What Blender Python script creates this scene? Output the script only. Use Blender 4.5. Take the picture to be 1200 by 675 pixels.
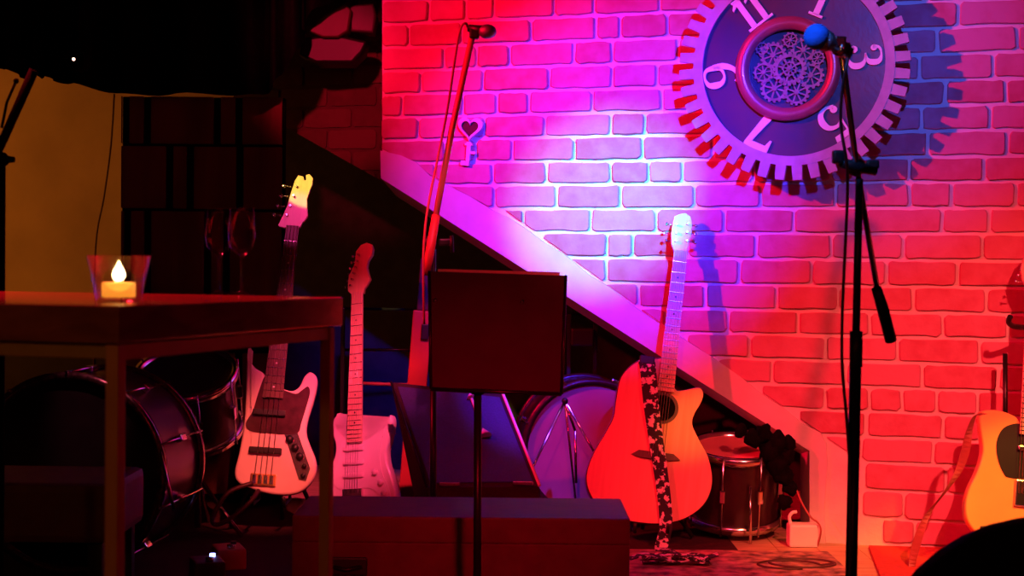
import bpy, math, random
from mathutils import Vector, Matrix, Euler
R = math.radians
random.seed(7)
for o in list(bpy.data.objects): bpy.data.objects.remove(o)
S = bpy.context.scene; C = S.collection

# ------------------------------------------------------------------ camera
F = 1800.0; H = 0.955
cam = bpy.data.cameras.new('camera'); co = bpy.data.objects.new('camera', cam); C.objects.link(co)
co.location = (0, 0, H)
CM = Euler((R(90 - .843), 0, 0)).to_matrix() @ Matrix.Rotation(R(.57), 3, 'Z')
co.rotation_euler = CM.to_euler()
cam.sensor_width = 36; cam.lens = 36 * F / 1200
cam.dof.use_dof = True; cam.dof.focus_distance = 5.3; cam.dof.aperture_fstop = 8
cam.clip_start = .05
S.camera = co
# ------------------------------------------------------------------ world, exposure
S.view_settings.view_transform = 'Standard'; S.view_settings.look = 'None'
S.view_settings.exposure = 0; S.view_settings.gamma = 1; S.view_settings.use_curve_mapping = False
w = bpy.data.worlds.new('world'); S.world = w; w.use_nodes = True
w.node_tree.nodes['Background'].inputs[0].default_value = (.02, .002, .004, 1)
w.node_tree.nodes['Background'].inputs[1].default_value = .12

def ray(px, py): return CM @ Vector(((px - 600) / F, (337.5 - py) / F, -1))
def P(px, py, Y):
    d = ray(px, py); return Vector((0, 0, H)) + d * (Y / d.y)
def onz(px, py, z):
    d = ray(px, py); return Vector((0, 0, H)) + d * ((z - H) / d.z)
WA = -math.atan(.32)                       # the brick wall's turn
WM = Matrix.Translation((0, 5.68, 0)) @ Matrix.Rotation(WA, 4, 'Z'); WI = WM.inverted()
def W(px, py, off=0):                      # pixel -> (u, z) on the wall plane pushed back by off
    o = WI @ Vector((0, 0, H)); d = WI.to_3x3() @ ray(px, py)
    p = o + d * ((off - o.y) / d.y); return (p.x, p.z)
def WP(px, py, off=0):
    u, z = W(px, py, off); return WM @ Vector((u, off, z))

# ------------------------------------------------------------------ stage lamps and added fill lights
def spot(name, loc, target, col, power, size, blend=.6, rad=.03):
    l = bpy.data.lights.new(name, 'SPOT'); l.color = col; l.energy = power
    l.spot_size = R(size); l.spot_blend = blend; l.shadow_soft_size = rad
    o = bpy.data.objects.new(name, l); C.objects.link(o); o.location = loc
    o.rotation_euler = (Vector(target) - Vector(loc)).to_track_quat('-Z', 'Y').to_euler(); return o
def point(name, loc, col, power, rad=.02):
    l = bpy.data.lights.new(name, 'POINT'); l.color = col; l.energy = power; l.shadow_soft_size = rad
    o = bpy.data.objects.new(name, l); C.objects.link(o); o.location = loc; return o
CK = WP(930, 77)
def rel(c, du, dn, dz): return c + WM.to_3x3() @ Vector((du, -dn, 0)) + Vector((0, 0, dz))
spot('red_stage_lamp', rel(CK, -3.0, 3.0, 1.2), WP(920, 290), (1, .0, .025), 1050, 40, .8, .035)
spot('red_top_lamp', rel(CK, -3.0, 2.9, 1.25), WP(500, 10), (1, .0, .06), 560, 22, 1, .035)
spot('blue_stage_lamp', rel(CK, .55, 2.5, .38), WP(725, 205), (.04, .02, 1), 1250, 31, 1, .03)
spot('cyan_stage_lamp', rel(CK, .52, 2.5, .34), WP(712, 232), (0, .9, .8), 900, 15, 1, .03)
spot('blue_wash_lamp', rel(CK, .6, 2.6, .5), WP(1000, 60), (.06, .12, 1), 210, 34, 1, .03)
spot('mic_blue_fill', (-.5, 1.5, 2.6), P(957, 43, 2.78), (.05, .25, 1), 240, 5, .5, .01)  # added spot that brightens the blue microphone ball
spot('amber_stage_lamp', (1.5, 1.9, 2.3), WP(1130, 620), (1, .085, .075), 720, 38, 1, .03)
spot('yellow_lamp', (2.5, 3.0, 2.0), P(1185, 570, 4.85), (1, .60, .05), 170, 10, .8, .03)
spot('acoustic_amber_fill', (2.3, 2.9, 2.1), P(835, 480, 5.2), (1, .55, .05), 260, 5, 1, .02)  # added spot for the yellow on the acoustic's cutaway side
spot('floor_amber_lamp', (1.5, 3.0, 2.4), onz(1000, 660, 0), (1, .42, .05), 200, 16, 1, .03)
spot('front_red_fill', (-.2, 1.2, 2.9), P(785, 515, 5.2), (1, .03, .07), 340, 14, 1, .05)  # added frontal red fill for the acoustic guitar
spot('bass_fill', (.1, 2.6, 2.5), P(322, 530, 5.4), (1, .10, .08), 800, 8.5, .9, .03)  # added narrow spot to light the bass body
spot('guitar_pink_fill', (-.1, 2.6, 2.7), P(418, 410, 5.4), (1, .05, .15), 1000, 13, .9, .03)  # added spot that lifts the white guitar in pink
spot('violet_fill', (.45, 4.65, 2.4), P(615, 510, 5.5), (.24, .04, 1), 240, 17, .8, .02)  # added violet spot for the monitor and the drum beside it
spot('post_red_fill', (-.3, 3.4, 2.5), P(491, 400, 5.9), (1, .03, .08), 260, 5, .7, .02)  # added so that the red post shows bright
spot('drum_glint_fill', (-.9, 3.6, 2.4), P(115, 440, 4.5), (1, .2, .3), 90, 9, .9, .02)  # added for glints along the bass drum hoop
spot('alcove_blue_fill', (.6, 4.2, 2.6), P(430, 320, 6.6), (.12, .08, 1), 26, 16, 1, .02)  # added for the faint blue glow inside the alcove
spot('amber_pin_lamp', (-1.6, 3.8, 2.6), P(356, 212, 5.6), (1, .7, .12), 420, 4.5, .3, .005)
spot('table_red_fill', (-1.3, 3.5, 2.4), onz(200, 345, .9), (1, .01, .03), 800, 34, .8, .05)  # added to redden the table top and its reflection
spot('case_red_fill', (.5, .2, 1.4), P(570, 560, 4.2), (1, .0, .03), 300, 19, 1, .1)  # added spot that turns the low case dark red
point('weak_red_fill', (.5, -.4, 2.0), (1, .01, .05), 12, .1)  # added weak red fill from behind the camera
point('table_warm_fill', (-1.6, -.4, 1.3), (1, .32, .05), 13, .1)  # added warm fill behind the camera for the table frame
spot('warm_room_lamp', (-3.1, 5.9, 1.3), (-2.3, 7.4, 1.1), (1, .25, .02), 34, 110, .5, .1)
spot('headstock_pink_fill', (-.9, 3.2, 2.6), P(346, 252, 5.55), (1, .05, .35), 150, 4.5, .6, .01)  # added spot for the pink lower half of the bass headstock
spot('corner_red_fill', (-.9, 3.2, 2.2), P(392, 90, 6.1), (1, .01, .06), 300, 14, .8, .05)  # added dim red spot on the set-back brick wall

# ------------------------------------------------------------------ mesh helper
class MB:
    def __init__(s): s.v = []; s.f = []; s.sm = []
    def add(s, vs, fs, smooth=False):
        n = len(s.v); s.v += [tuple(v) for v in vs]
        for f in fs: s.f.append(tuple(i + n for i in f)); s.sm.append(smooth)
    def box(s, c, d, rot=None, bev=0):
        x, y, z = d[0] / 2, d[1] / 2, d[2] / 2; b = min(bev, x * .9, y * .9, z * .9)
        if b <= 0:
            vs = [Vector((i * x, j * y, k * z)) for i in (-1, 1) for j in (-1, 1) for k in (-1, 1)]
            fs = [(0, 1, 3, 2), (4, 6, 7, 5), (0, 4, 5, 1), (2, 3, 7, 6), (0, 2, 6, 4), (1, 5, 7, 3)]
        else:
            import bmesh
            bm = bmesh.new(); bmesh.ops.create_cube(bm, size=1)
            for v in bm.verts: v.co = Vector((v.co.x * d[0], v.co.y * d[1], v.co.z * d[2]))
            bmesh.ops.bevel(bm, geom=bm.edges[:], offset=b, segments=2, affect='EDGES', profile=.6)
            bm.verts.index_update(); vs = [v.co.copy() for v in bm.verts]; fs = [tuple(v.index for v in f.verts) for f in bm.faces]; bm.free()
        if rot is not None: vs = [rot @ v for v in vs]
        s.add([v + Vector(c) for v in vs], fs); return s
    def tube(s, pts, r, seg=10, cap=True):
        pts = [Vector(p) for p in pts]; n = len(pts)
        rs = r if isinstance(r, (list, tuple)) else [r] * n
        up = None; vs = []
        for i, p in enumerate(pts):
            t = (pts[min(i + 1, n - 1)] - pts[max(i - 1, 0)]).normalized()
            if up is None: up = t.orthogonal().normalized()
            up = (up - t * up.dot(t)).normalized() if abs(up.dot(t)) < .999 else t.orthogonal().normalized()
            b = t.cross(up)
            for k in range(seg):
                a = 2 * math.pi * k / seg; vs.append(p + (up * math.cos(a) + b * math.sin(a)) * rs[i])
        fs = [(i * seg + k, i * seg + (k + 1) % seg, (i + 1) * seg + (k + 1) % seg, (i + 1) * seg + k) for i in range(n - 1) for k in range(seg)]
        s.add(vs, fs, True)
        if cap:
            m = len(s.v) - len(vs)
            s.f.append(tuple(m + k for k in reversed(range(seg)))); s.sm.append(False)
            s.f.append(tuple(m + (n - 1) * seg + k for k in range(seg))); s.sm.append(False)
        return s
    def lathe(s, prof, c=(0, 0, 0), rot=None, seg=40, smooth=True):
        vs = []
        for (r, z) in prof:
            for k in range(seg):
                a = 2 * math.pi * k / seg; v = Vector((r * math.cos(a), r * math.sin(a), z))
                if rot is not None: v = rot @ v
                vs.append(v + Vector(c))
        fs = [(i * seg + k, i * seg + (k + 1) % seg, (i + 1) * seg + (k + 1) % seg, (i + 1) * seg + k) for i in range(len(prof) - 1) for k in range(seg)]
        s.add(vs, fs, smooth); return s
    def sphere(s, c, r, seg=20, sc=(1, 1, 1)):
        n = seg // 2; prof = [(max(r * math.sin(math.pi * i / n), 1e-5), -r * math.cos(math.pi * i / n)) for i in range(n + 1)]
        M = Matrix.Diagonal(sc); return s.lathe(prof, c, M, seg)
    def prism(s, poly, y0, y1, bev=0, M=None):      # poly in (x, z), y0 nearer the viewer
        n = len(poly)
        A = sum(poly[i][0] * poly[(i + 1) % n][1] - poly[(i + 1) % n][0] * poly[i][1] for i in range(n))
        if A < 0: poly = poly[::-1]
        def ins(d):
            out = []
            for i in range(n):
                a, b, c = Vector(poly[i - 1]), Vector(poly[i]), Vector(poly[(i + 1) % n])
                t = (c - a); t = t.normalized() if t.length > 1e-9 else Vector((1, 0))
                out.append((b.x - t.y * d, b.y + t.x * d))
            return out
        if bev > 0:
            lv = [(ins(bev), y0), (ins(bev * .3), y0 + bev * .3), (poly, y0 + bev), (poly, y1 - bev), (ins(bev * .3), y1 - bev * .3), (ins(bev), y1)]
        else: lv = [(poly, y0), (poly, y1)]
        vs = [Vector((p[0], y, p[1])) for pl, y in lv for p in pl]
        if M is not None: vs = [M @ v for v in vs]
        m = len(s.v)
        fs = [(i * n + k, (i + 1) * n + k, (i + 1) * n + (k + 1) % n, i * n + (k + 1) % n) for i in range(len(lv) - 1) for k in range(n)]
        s.add(vs, fs, bev > 0)
        s.f.append(tuple(m + k for k in range(n))); s.sm.append(False)
        s.f.append(tuple(m + (len(lv) - 1) * n + k for k in reversed(range(n)))); s.sm.append(False)
        return s
    def ring(s, r0, r1, y0, y1, c=(0, 0), seg=96, crown=0):   # ring in the x-z plane
        pr = [(r0, y1), (r0, y0)] + ([((r0 + r1) / 2, y0 - crown)] if crown else []) + [(r1, y0), (r1, y1), (r0, y1)]
        vs = [Vector((c[0] + r * math.cos(2 * math.pi * k / seg), y, c[1] + r * math.sin(2 * math.pi * k / seg))) for r, y in pr for k in range(seg)]
        fs = [(i * seg + k, (i + 1) * seg + k, (i + 1) * seg + (k + 1) % seg, i * seg + (k + 1) % seg) for i in range(len(pr) - 1) for k in range(seg)]
        s.add(vs, fs, crown > 0); return s
    def ribbon(s, path, ws, y0, y1):
        n = len(path); L = []; Q = []
        for i in range(n):
            a, b = Vector(path[max(i - 1, 0)]), Vector(path[min(i + 1, n - 1)])
            t = (b - a).normalized(); nn = Vector((-t.y, t.x)) * ws[i] / 2; p = Vector(path[i]); L.append(p + nn); Q.append(p - nn)
        for i in range(n - 1):
            q = [L[i], L[i + 1], Q[i + 1], Q[i]]
            vs = [Vector((p.x, y, p.y)) for y in (y0, y1) for p in q]
            s.add(vs, [(0, 1, 2, 3), (7, 6, 5, 4), (0, 4, 5, 1), (1, 5, 6, 2), (2, 6, 7, 3), (3, 7, 4, 0)])
        return s
    def build(s, name, mat, parent=None, M=None):
        me = bpy.data.meshes.new(name); me.from_pydata(s.v, [], s.f); me.update()
        me.polygons.foreach_set('use_smooth', s.sm)
        import bmesh
        bm = bmesh.new(); bm.from_mesh(me); bmesh.ops.recalc_face_normals(bm, faces=bm.faces[:]); bm.to_mesh(me); bm.free()
        me.materials.append(mat); o = bpy.data.objects.new(name, me); C.objects.link(o)
        if parent is not None: o.parent = parent
        if M is not None: o.matrix_local = M
        return o
def tag(o, label=None, cat=None, group=None, kind=None):
    if label: o['label'] = label
    if cat: o['category'] = cat
    if group: o['group'] = group
    if kind: o['kind'] = kind
    return o
def thing(name, label, cat, M=None, group=None):
    o = bpy.data.objects.new(name, None); o.empty_display_size = .05; C.objects.link(o)
    if M is not None: o.matrix_world = M if isinstance(M, Matrix) else Matrix.Translation(M)
    return tag(o, label, cat, group)
def struct(o): o['kind'] = 'structure'; return o
def spline(pts, n=6, closed=True):
    out = []; m = len(pts)
    for i in range(m if closed else m - 1):
        g = lambda k: Vector(pts[k % m]) if closed else Vector(pts[max(0, min(m - 1, k))])
        a, b, c, d = g(i - 1), g(i), g(i + 1), g(i + 2)
        for k in range(n):
            t = k / n
            out.append(.5 * ((2 * b) + (c - a) * t + (2 * a - 5 * b + 4 * c - d) * t * t + (3 * b - a - 3 * c + d) * t ** 3))
    if not closed: out.append(Vector(pts[-1]))
    return out

# ------------------------------------------------------------------ materials
def mat(name, col, rough=.5, metal=0, noise=0, nscale=20, bump=0, bscale=60, col2=None, emit=None, es=0, coat=0, spec=.5):
    m = bpy.data.materials.new(name); m.use_nodes = True; nt = m.node_tree; b = nt.nodes['Principled BSDF']
    b.inputs['Base Color'].default_value = (*col, 1); b.inputs['Roughness'].default_value = rough; b.inputs['Metallic'].default_value = metal
    b.inputs['Coat Weight'].default_value = coat; b.inputs['Specular IOR Level'].default_value = spec
    tc = nt.nodes.new('ShaderNodeTexCoord')
    if noise or col2:
        n = nt.nodes.new('ShaderNodeTexNoise'); n.inputs['Scale'].default_value = nscale; n.inputs['Detail'].default_value = 4
        nt.links.new(tc.outputs['Object'], n.inputs['Vector'])
        r = nt.nodes.new('ShaderNodeValToRGB'); r.color_ramp.elements[0].position = .3; r.color_ramp.elements[1].position = .7
        c2 = col2 or tuple(c * (1 - noise) for c in col)
        r.color_ramp.elements[0].color = (*c2, 1); r.color_ramp.elements[1].color = (*col, 1)
        nt.links.new(n.outputs['Fac'], r.inputs['Fac']); nt.links.new(r.outputs['Color'], b.inputs['Base Color'])
    if bump:
        n = nt.nodes.new('ShaderNodeTexNoise'); n.inputs['Scale'].default_value = bscale; n.inputs['Detail'].default_value = 5
        nt.links.new(tc.outputs['Object'], n.inputs['Vector'])
        bp = nt.nodes.new('ShaderNodeBump'); bp.inputs['Strength'].default_value = bump; bp.inputs['Distance'].default_value = .004
        nt.links.new(n.outputs['Fac'], bp.inputs['Height']); nt.links.new(bp.outputs['Normal'], b.inputs['Normal'])
    if emit: b.inputs['Emission Color'].default_value = (*emit, 1); b.inputs['Emission Strength'].default_value = es
    return m
def wood(name, c1, c2, rough=.4, scale=(1, 8, 1), coat=0):
    m = mat(name, c1, rough, coat=coat); nt = m.node_tree; b = nt.nodes['Principled BSDF']
    tc = nt.nodes.new('ShaderNodeTexCoord'); mp = nt.nodes.new('ShaderNodeMapping'); mp.inputs['Scale'].default_value = scale
    n = nt.nodes.new('ShaderNodeTexNoise'); n.inputs['Scale'].default_value = 6; n.inputs['Detail'].default_value = 6; n.inputs['Distortion'].default_value = .6
    r = nt.nodes.new('ShaderNodeValToRGB'); r.color_ramp.elements[0].position = .35; r.color_ramp.elements[1].position = .65
    r.color_ramp.elements[0].color = (*c2, 1); r.color_ramp.elements[1].color = (*c1, 1)
    nt.links.new(tc.outputs['Object'], mp.inputs[0]); nt.links.new(mp.outputs[0], n.inputs['Vector']); nt.links.new(n.outputs['Fac'], r.inputs['Fac']); nt.links.new(r.outputs[0], b.inputs['Base Color'])
    return m
def glassmat(name, tint=(1, 1, 1), k=.08, kk=.6):
    m = bpy.data.materials.new(name); m.use_nodes = True; nt = m.node_tree; nt.nodes.clear()
    o = nt.nodes.new('ShaderNodeOutputMaterial'); t = nt.nodes.new('ShaderNodeBsdfTransparent'); g = nt.nodes.new('ShaderNodeBsdfGlossy')
    t.inputs[0].default_value = (*tint, 1); g.inputs['Roughness'].default_value = .06
    lw = nt.nodes.new('ShaderNodeLayerWeight'); lw.inputs['Blend'].default_value = .35
    mr = nt.nodes.new('ShaderNodeMath'); mr.operation = 'MULTIPLY_ADD'; mr.inputs[1].default_value = kk; mr.inputs[2].default_value = k
    nt.links.new(lw.outputs['Fresnel'], mr.inputs[0]); mx = nt.nodes.new('ShaderNodeMixShader')
    nt.links.new(mr.outputs[0], mx.inputs[0]); nt.links.new(t.outputs[0], mx.inputs[1]); nt.links.new(g.outputs[0], mx.inputs[2]); nt.links.new(mx.outputs[0], o.inputs[0]); return m
def brickmat(name, c1, c2, bump=.5):
    m = mat(name, c1, .85, spec=.2); nt = m.node_tree; b = nt.nodes['Principled BSDF']
    tc = nt.nodes.new('ShaderNodeTexCoord'); n = nt.nodes.new('ShaderNodeTexNoise'); n.inputs['Scale'].default_value = 16; n.inputs['Detail'].default_value = 6
    g = nt.nodes.new('ShaderNodeNewGeometry'); ad = nt.nodes.new('ShaderNodeMath'); ad.operation = 'MULTIPLY_ADD'; ad.inputs[1].default_value = .5
    nt.links.new(tc.outputs['Object'], n.inputs['Vector']); nt.links.new(g.outputs['Random Per Island'], ad.inputs[0]); nt.links.new(n.outputs['Fac'], ad.inputs[2])
    r = nt.nodes.new('ShaderNodeValToRGB'); r.color_ramp.elements[0].position = .45; r.color_ramp.elements[1].position = .95
    r.color_ramp.elements[0].color = (*c1, 1); r.color_ramp.elements[1].color = (*c2, 1)
    nt.links.new(ad.outputs[0], r.inputs['Fac']); nt.links.new(r.outputs[0], b.inputs['Base Color'])
    n2 = nt.nodes.new('ShaderNodeTexNoise'); n2.inputs['Scale'].default_value = 28; n2.inputs['Detail'].default_value = 8; n2.inputs['Roughness'].default_value = .65
    nt.links.new(tc.outputs['Object'], n2.inputs['Vector'])
    bp = nt.nodes.new('ShaderNodeBump'); bp.inputs['Strength'].default_value = bump; bp.inputs['Distance'].default_value = .006
    nt.links.new(n2.outputs['Fac'], bp.inputs['Height']); nt.links.new(bp.outputs['Normal'], b.inputs['Normal']); return m

M = {}
M['brick'] = brickmat('brick', (.50, .12, .19), (.60, .23, .34))
M['mortar'] = mat('mortar', (.78, .70, .70), .9, noise=.12, nscale=12, bump=.5, bscale=50, spec=.2)
M['plaster'] = mat('plaster', (.74, .66, .68), .85, noise=.15, nscale=9, bump=.35, bscale=30, spec=.2)
M['shadedbrick'] = brickmat('shaded_brick', (.10, .045, .04), (.15, .07, .06))  # shaded copies of brick and mortar: the shade is in the colour
M['shadedmortar'] = mat('shaded_mortar', (.12, .06, .055), .9, noise=.2, bump=.3, spec=.2)
M['amberwall'] = mat('amber_plaster', (.62, .50, .34), .9, noise=.25, nscale=3, bump=.2, bscale=20, spec=.1)
M['dark'] = mat('dark_paint', (.03, .022, .022), .8, noise=.3, bump=.2)
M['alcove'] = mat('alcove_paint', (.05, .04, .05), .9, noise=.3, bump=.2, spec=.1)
M['drape'] = mat('black_cloth', (.006, .005, .006), .95, noise=.4, nscale=50, bump=.3, bscale=200, spec=.05)
M['black'] = mat('black_plastic', (.012, .011, .012), .45, noise=.2, spec=.4)
M['blackmetal'] = mat('black_metal', (.03, .028, .03), .35, metal=.6, noise=.2, bump=.1)
M['chrome'] = mat('chrome', (.75, .73, .75), .18, metal=1, noise=.05)
M['brass'] = mat('brass', (.8, .55, .2), .3, metal=1, noise=.1)
M['floor'] = wood('floor_boards', (.62, .42, .26), (.42, .26, .15), .5, (1, 7, 1))
M['roomfloor'] = wood('room_floor', (.08, .05, .04), (.05, .03, .025), .6)
M['pallet'] = wood('pallet_wood', (.22, .07, .05), (.12, .04, .03), .85, (1, 1, .15))
M['table'] = wood('table_wood', (.26, .10, .07), (.16, .06, .04), .14, (2, 2, 6), coat=.4)
M['frame'] = mat('bronze_paint', (.50, .28, .11), .5, metal=.1, noise=.15)
M['cream'] = mat('cream_lacquer', (.82, .74, .66), .22, noise=.06, coat=.5)
M['white'] = mat('white_lacquer', (.85, .80, .80), .25, noise=.05, coat=.4)
M['whiteplastic'] = mat('white_plastic', (.82, .80, .80), .45, noise=.05)
M['guard'] = mat('tortoise_plastic', (.07, .02, .03), .25, noise=.5, nscale=30, coat=.3)
M['butter'] = mat('butterscotch', (.90, .62, .16), .3, noise=.08, nscale=10, coat=.4)
M['spruce'] = wood('spruce_top', (.86, .34, .24), (.80, .29, .20), .5, (12, 1, .6), coat=0)
M['darkwood'] = wood('rosewood', (.11, .045, .03), (.07, .03, .02), .45, (10, 1, 1))
M['maple'] = wood('maple', (.80, .58, .40), (.70, .48, .32), .3, (10, 1, 1), coat=.3)
M['string'] = mat('steel_string', (.6, .58, .56), .3, metal=1, noise=.05)
M['clockdial'] = mat('clock_dial', (.10, .03, .05), .35, noise=.6, nscale=5, bump=.1, col2=(.03, .02, .07))
M['clockrim'] = mat('clock_rim', (.46, .36, .44), .5, noise=.2, nscale=25, bump=.2)
M['clockring'] = mat('clock_inner_ring', (.42, .10, .14), .3, metal=.3, noise=.2, coat=.4)
M['gears'] = mat('gear_bronze', (.40, .20, .24), .35, metal=.5, noise=.4, nscale=40)
M['recess'] = mat('clock_recess', (.03, .03, .06), .5, noise=.3)
M['glass'] = glassmat('clear_glass', (1, 1, 1), .02, .4); M['wine'] = glassmat('thin_glass', (.92, .9, .92), .0, .16)
M['wax'] = mat('candle_wax', (.95, .62, .25), .6, noise=.1, emit=(1, .38, .03), es=1.0)
M['flame'] = mat('flame', (1, .8, .4), .5, noise=.05, emit=(1, .74, .30), es=14)
M['paper'] = mat('paper', (.75, .66, .55), .8, noise=.08)
M['folder'] = mat('music_folder', (.05, .022, .02), .6, noise=.2, spec=.3)
M['tolex'] = mat('black_tolex', (.035, .02, .022), .75, noise=.3, nscale=120, bump=.4, bscale=300, spec=.2)
M['grille'] = mat('blue_grey_grille', (.035, .03, .20), .7, noise=.3, nscale=150, bump=.3, bscale=300)
M['drumhead'] = mat('coated_drum_head', (.40, .30, .40), .45, noise=.15, nscale=6)
M['reddrum'] = mat('red_drum_head', (.75, .22, .22), .5, noise=.2, nscale=8)
M['drumblack'] = mat('black_drum_head', (.02, .014, .016), .4, noise=.3, spec=.3)
M['shell'] = mat('dark_red_shell', (.035, .008, .012), .3, noise=.3, coat=.2)
M['seat'] = mat('dark_red_leather', (.13, .022, .022), .6, noise=.3, bump=.2)
M['redmat'] = mat('red_carpet', (.6, .05, .05), .95, noise=.25, nscale=60, bump=.4, bscale=200)
M['carpet'] = mat('dark_carpet', (.06, .02, .025), .95, noise=.3, nscale=60, bump=.3, bscale=200, spec=.1)
M['rug'] = mat('patterned_rug', (.60, .30, .28), .95, nscale=22, col2=(.05, .02, .03), bump=.4, bscale=200)
M['strap'] = mat('guitar_strap', (.75, .62, .66), .8, nscale=48, col2=(.02, .015, .02))
M['strap'].node_tree.nodes['Color Ramp'].color_ramp.elements[0].position = .52
M['strap'].node_tree.nodes['Color Ramp'].color_ramp.elements[1].position = .56
M['bluefoam'] = mat('blue_foam', (.03, .22, .85), .9, noise=.2, nscale=80, bump=.4, bscale=300)
M['mesh'] = mat('microphone_grille', (.30, .28, .34), .4, metal=.8, noise=.3, nscale=300, bump=.5, bscale=500)
M['redpost'] = mat('red_wood', (.52, .05, .04), .5, noise=.2, nscale=14)
M['cable'] = mat('cable_rubber', (.07, .02, .025), .5, noise=.1)
M['redcable'] = mat('red_cable', (.35, .08, .08), .5, noise=.1)
M['led'] = mat('lamp_led', (1, .8, .7), .5, noise=.05, emit=(1, .55, .40), es=4)
M['blueled'] = mat('blue_led', (.3, .3, 1), .5, noise=.05, emit=(.25, .3, 1), es=5)
M['keywhite'] = mat('white_enamel', (.80, .76, .78), .5, noise=.2, nscale=30, bump=.3)

# ================================================================== SETTING
BOT = lambda x: 209 + .6385 * (x - 448)          # lower edge of the sloping band, in wall pixels
face = [W(447, -160), W(1330, -160), (W(1330, 600)[0], -.02), (W(949, 630)[0], -.02), W(949, 528)]
face += [W(x, BOT(x)) for x in (880, 800, 720, 640, 560, 500)] + [W(447, 209)]
wall = struct(MB().prism(face, .0085, .15).build('wall_back', M['mortar'], None, WM))
# plaster band along the stair line, with a ragged upper edge
TOP = [(447, 178), (470, 184), (488, 191), (506, 206), (528, 218), (553, 232), (577, 245), (598, 256), (618, 268), (637, 284), (660, 300), (689, 323), (714, 337), (748, 361), (790, 389), (830, 416), (870, 445), (893, 462), (917, 478), (940, 495), (962, 508)]
band = [W(a + random.uniform(-2, 2), b + random.uniform(-2, 2)) for a, b in TOP] + [W(968, 520), (W(969, 570)[0], .28), (W(966, 600)[0], .12), (W(968, 630)[0], -.01), (W(949, 630)[0], -.01), W(949, 528)] + [W(x, BOT(x)) for x in (880, 800, 720, 640, 560, 500)] + [W(447, 209)]
struct(MB().prism(band, -.006, .010).build('trim_1', M['plaster'], wall))
# splayed reveal under the band
rv = MB()
outer = [W(330, BOT(330)), W(447, 209)] + [W(x, BOT(x)) for x in (560, 680, 800, 900)] + [W(949, 528), (W(949, 630)[0], -.01)]
outer = outer[1:]
inner = [(u - .045, z - .055) for u, z in outer]; inner[-1] = (outer[-1][0] - .065, -.01); inner[-2] = (outer[-2][0] - .065, outer[-2][1] - .045)
n = len(outer)
vs = [Vector((u, -.004, z)) for u, z in outer] + [Vector((u, .26, z)) for u, z in inner] + [Vector((u + .03, .26, z + .05)) for u, z in outer]
rv.add(vs, [(i, i + 1, n + i + 1, n + i) for i in range(n - 1)] + [(n + i, n + i + 1, 2 * n + i + 1, 2 * n + i) for i in range(n - 1)])
struct(rv.build('trim_2', M['plaster'], wall))

def brick_poly(u0, z0, u1, z1):
    r = .011; pts = []
    for cx, cz, a0 in ((u1 - r, z1 - r, 0), (u0 + r, z1 - r, 90), (u0 + r, z0 + r, 180), (u1 - r, z0 + r, 270)):
        for k in range(3):
            a = R(a0 + k * 45); pts.append(Vector((cx + r * math.cos(a), cz + r * math.sin(a))))
        if a0 in (0, 180):
            sg = -1 if a0 == 0 else 1; zz = z1 if a0 == 0 else z0
            xs = (u1, u0) if a0 == 0 else (u0, u1)
            for t in (.2, .4, .6, .8): pts.append(Vector((xs[0] + (xs[1] - xs[0]) * t, zz)))
    return [p + Vector((random.uniform(-.0022, .0022), random.uniform(-.0025, .0025))) for p in pts]
def clip(poly, a, b):                             # keep what lies left of a->b
    out = []; a = Vector(a); d = Vector(b) - a
    s = lambda p: d.x * (p.y - a.y) - d.y * (p.x - a.x)
    for i in range(len(poly)):
        p, q = poly[i - 1], poly[i]; sp, sq = s(p), s(q)
        if sp >= 0 and sq >= 0: out.append(q)
        elif sp >= 0 > sq: out.append(p + (q - p) * (sp / (sp - sq)))
        elif sp < 0 <= sq: out.append(p + (q - p) * (sp / (sp - sq))); out.append(q)
    return out
ZL = [1.865, 1.775, 1.687, 1.598, 1.512, 1.426, 1.338, 1.253, 1.165, 1.077, .987, .896, .808, .722, .635, .548, .463, .376, .289, .194, .098, .010]
ZL = [1.865 + .0885 * k for k in range(8, 0, -1)] + ZL
JP = {0: [502, 545, 578, 649, 696, 773], 1: [478.5, 541, 622, 698, 727, 782, 1122], 2: [520, 558.5, 597, 672.6, 717, 794, 1098, 1192],
 3: [493, 566, 643, 717, 770, 1164], 4: [471, 542, 582, 619, 694, 775, 1107], 5: [490, 567, 638.5, 715.5, 755.5, 1160],
 6: [521, 557, 600, 672.6, 752.6, 1087, 1180], 7: [640, 715.5, 760, 799.6, 1065, 1153], 8: [652, 727, 814, 891, 979, 1066, 1115],
 9: [613, 692, 769, 848.5, 930, 1014, 1104, 1159], 10: [635, 711, 741, 806, 886, 974, 1058, 1151], 11: [710, 790, 866, 951, 1039, 1122],
 12: [748, 826, 910, 982, 1070, 1156], 13: [853, 935, 1019, 1105], 14: [878.5, 967, 1052, 1148], 15: [905, 991, 1081, 1170],
 16: [967, 1019, 1057, 1098, 1146], 17: [1015, 1105, 1150], 18: [1009, 1094], 19: [1013, 1109], 20: [1010, 1059, 1150], 21: [1033, 1072, 1160]}
uL = W(447, 100)[0]; uR = W(1325, 100)[0]; L = .222
pa, pb = (W(618, 265), W(748, 360)); pc, pd = (W(447, 174), W(618, 267)); pe, pf = (W(748, 360), W(968, 512)); uV = W(968, 600)[0]
bk = MB()
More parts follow.
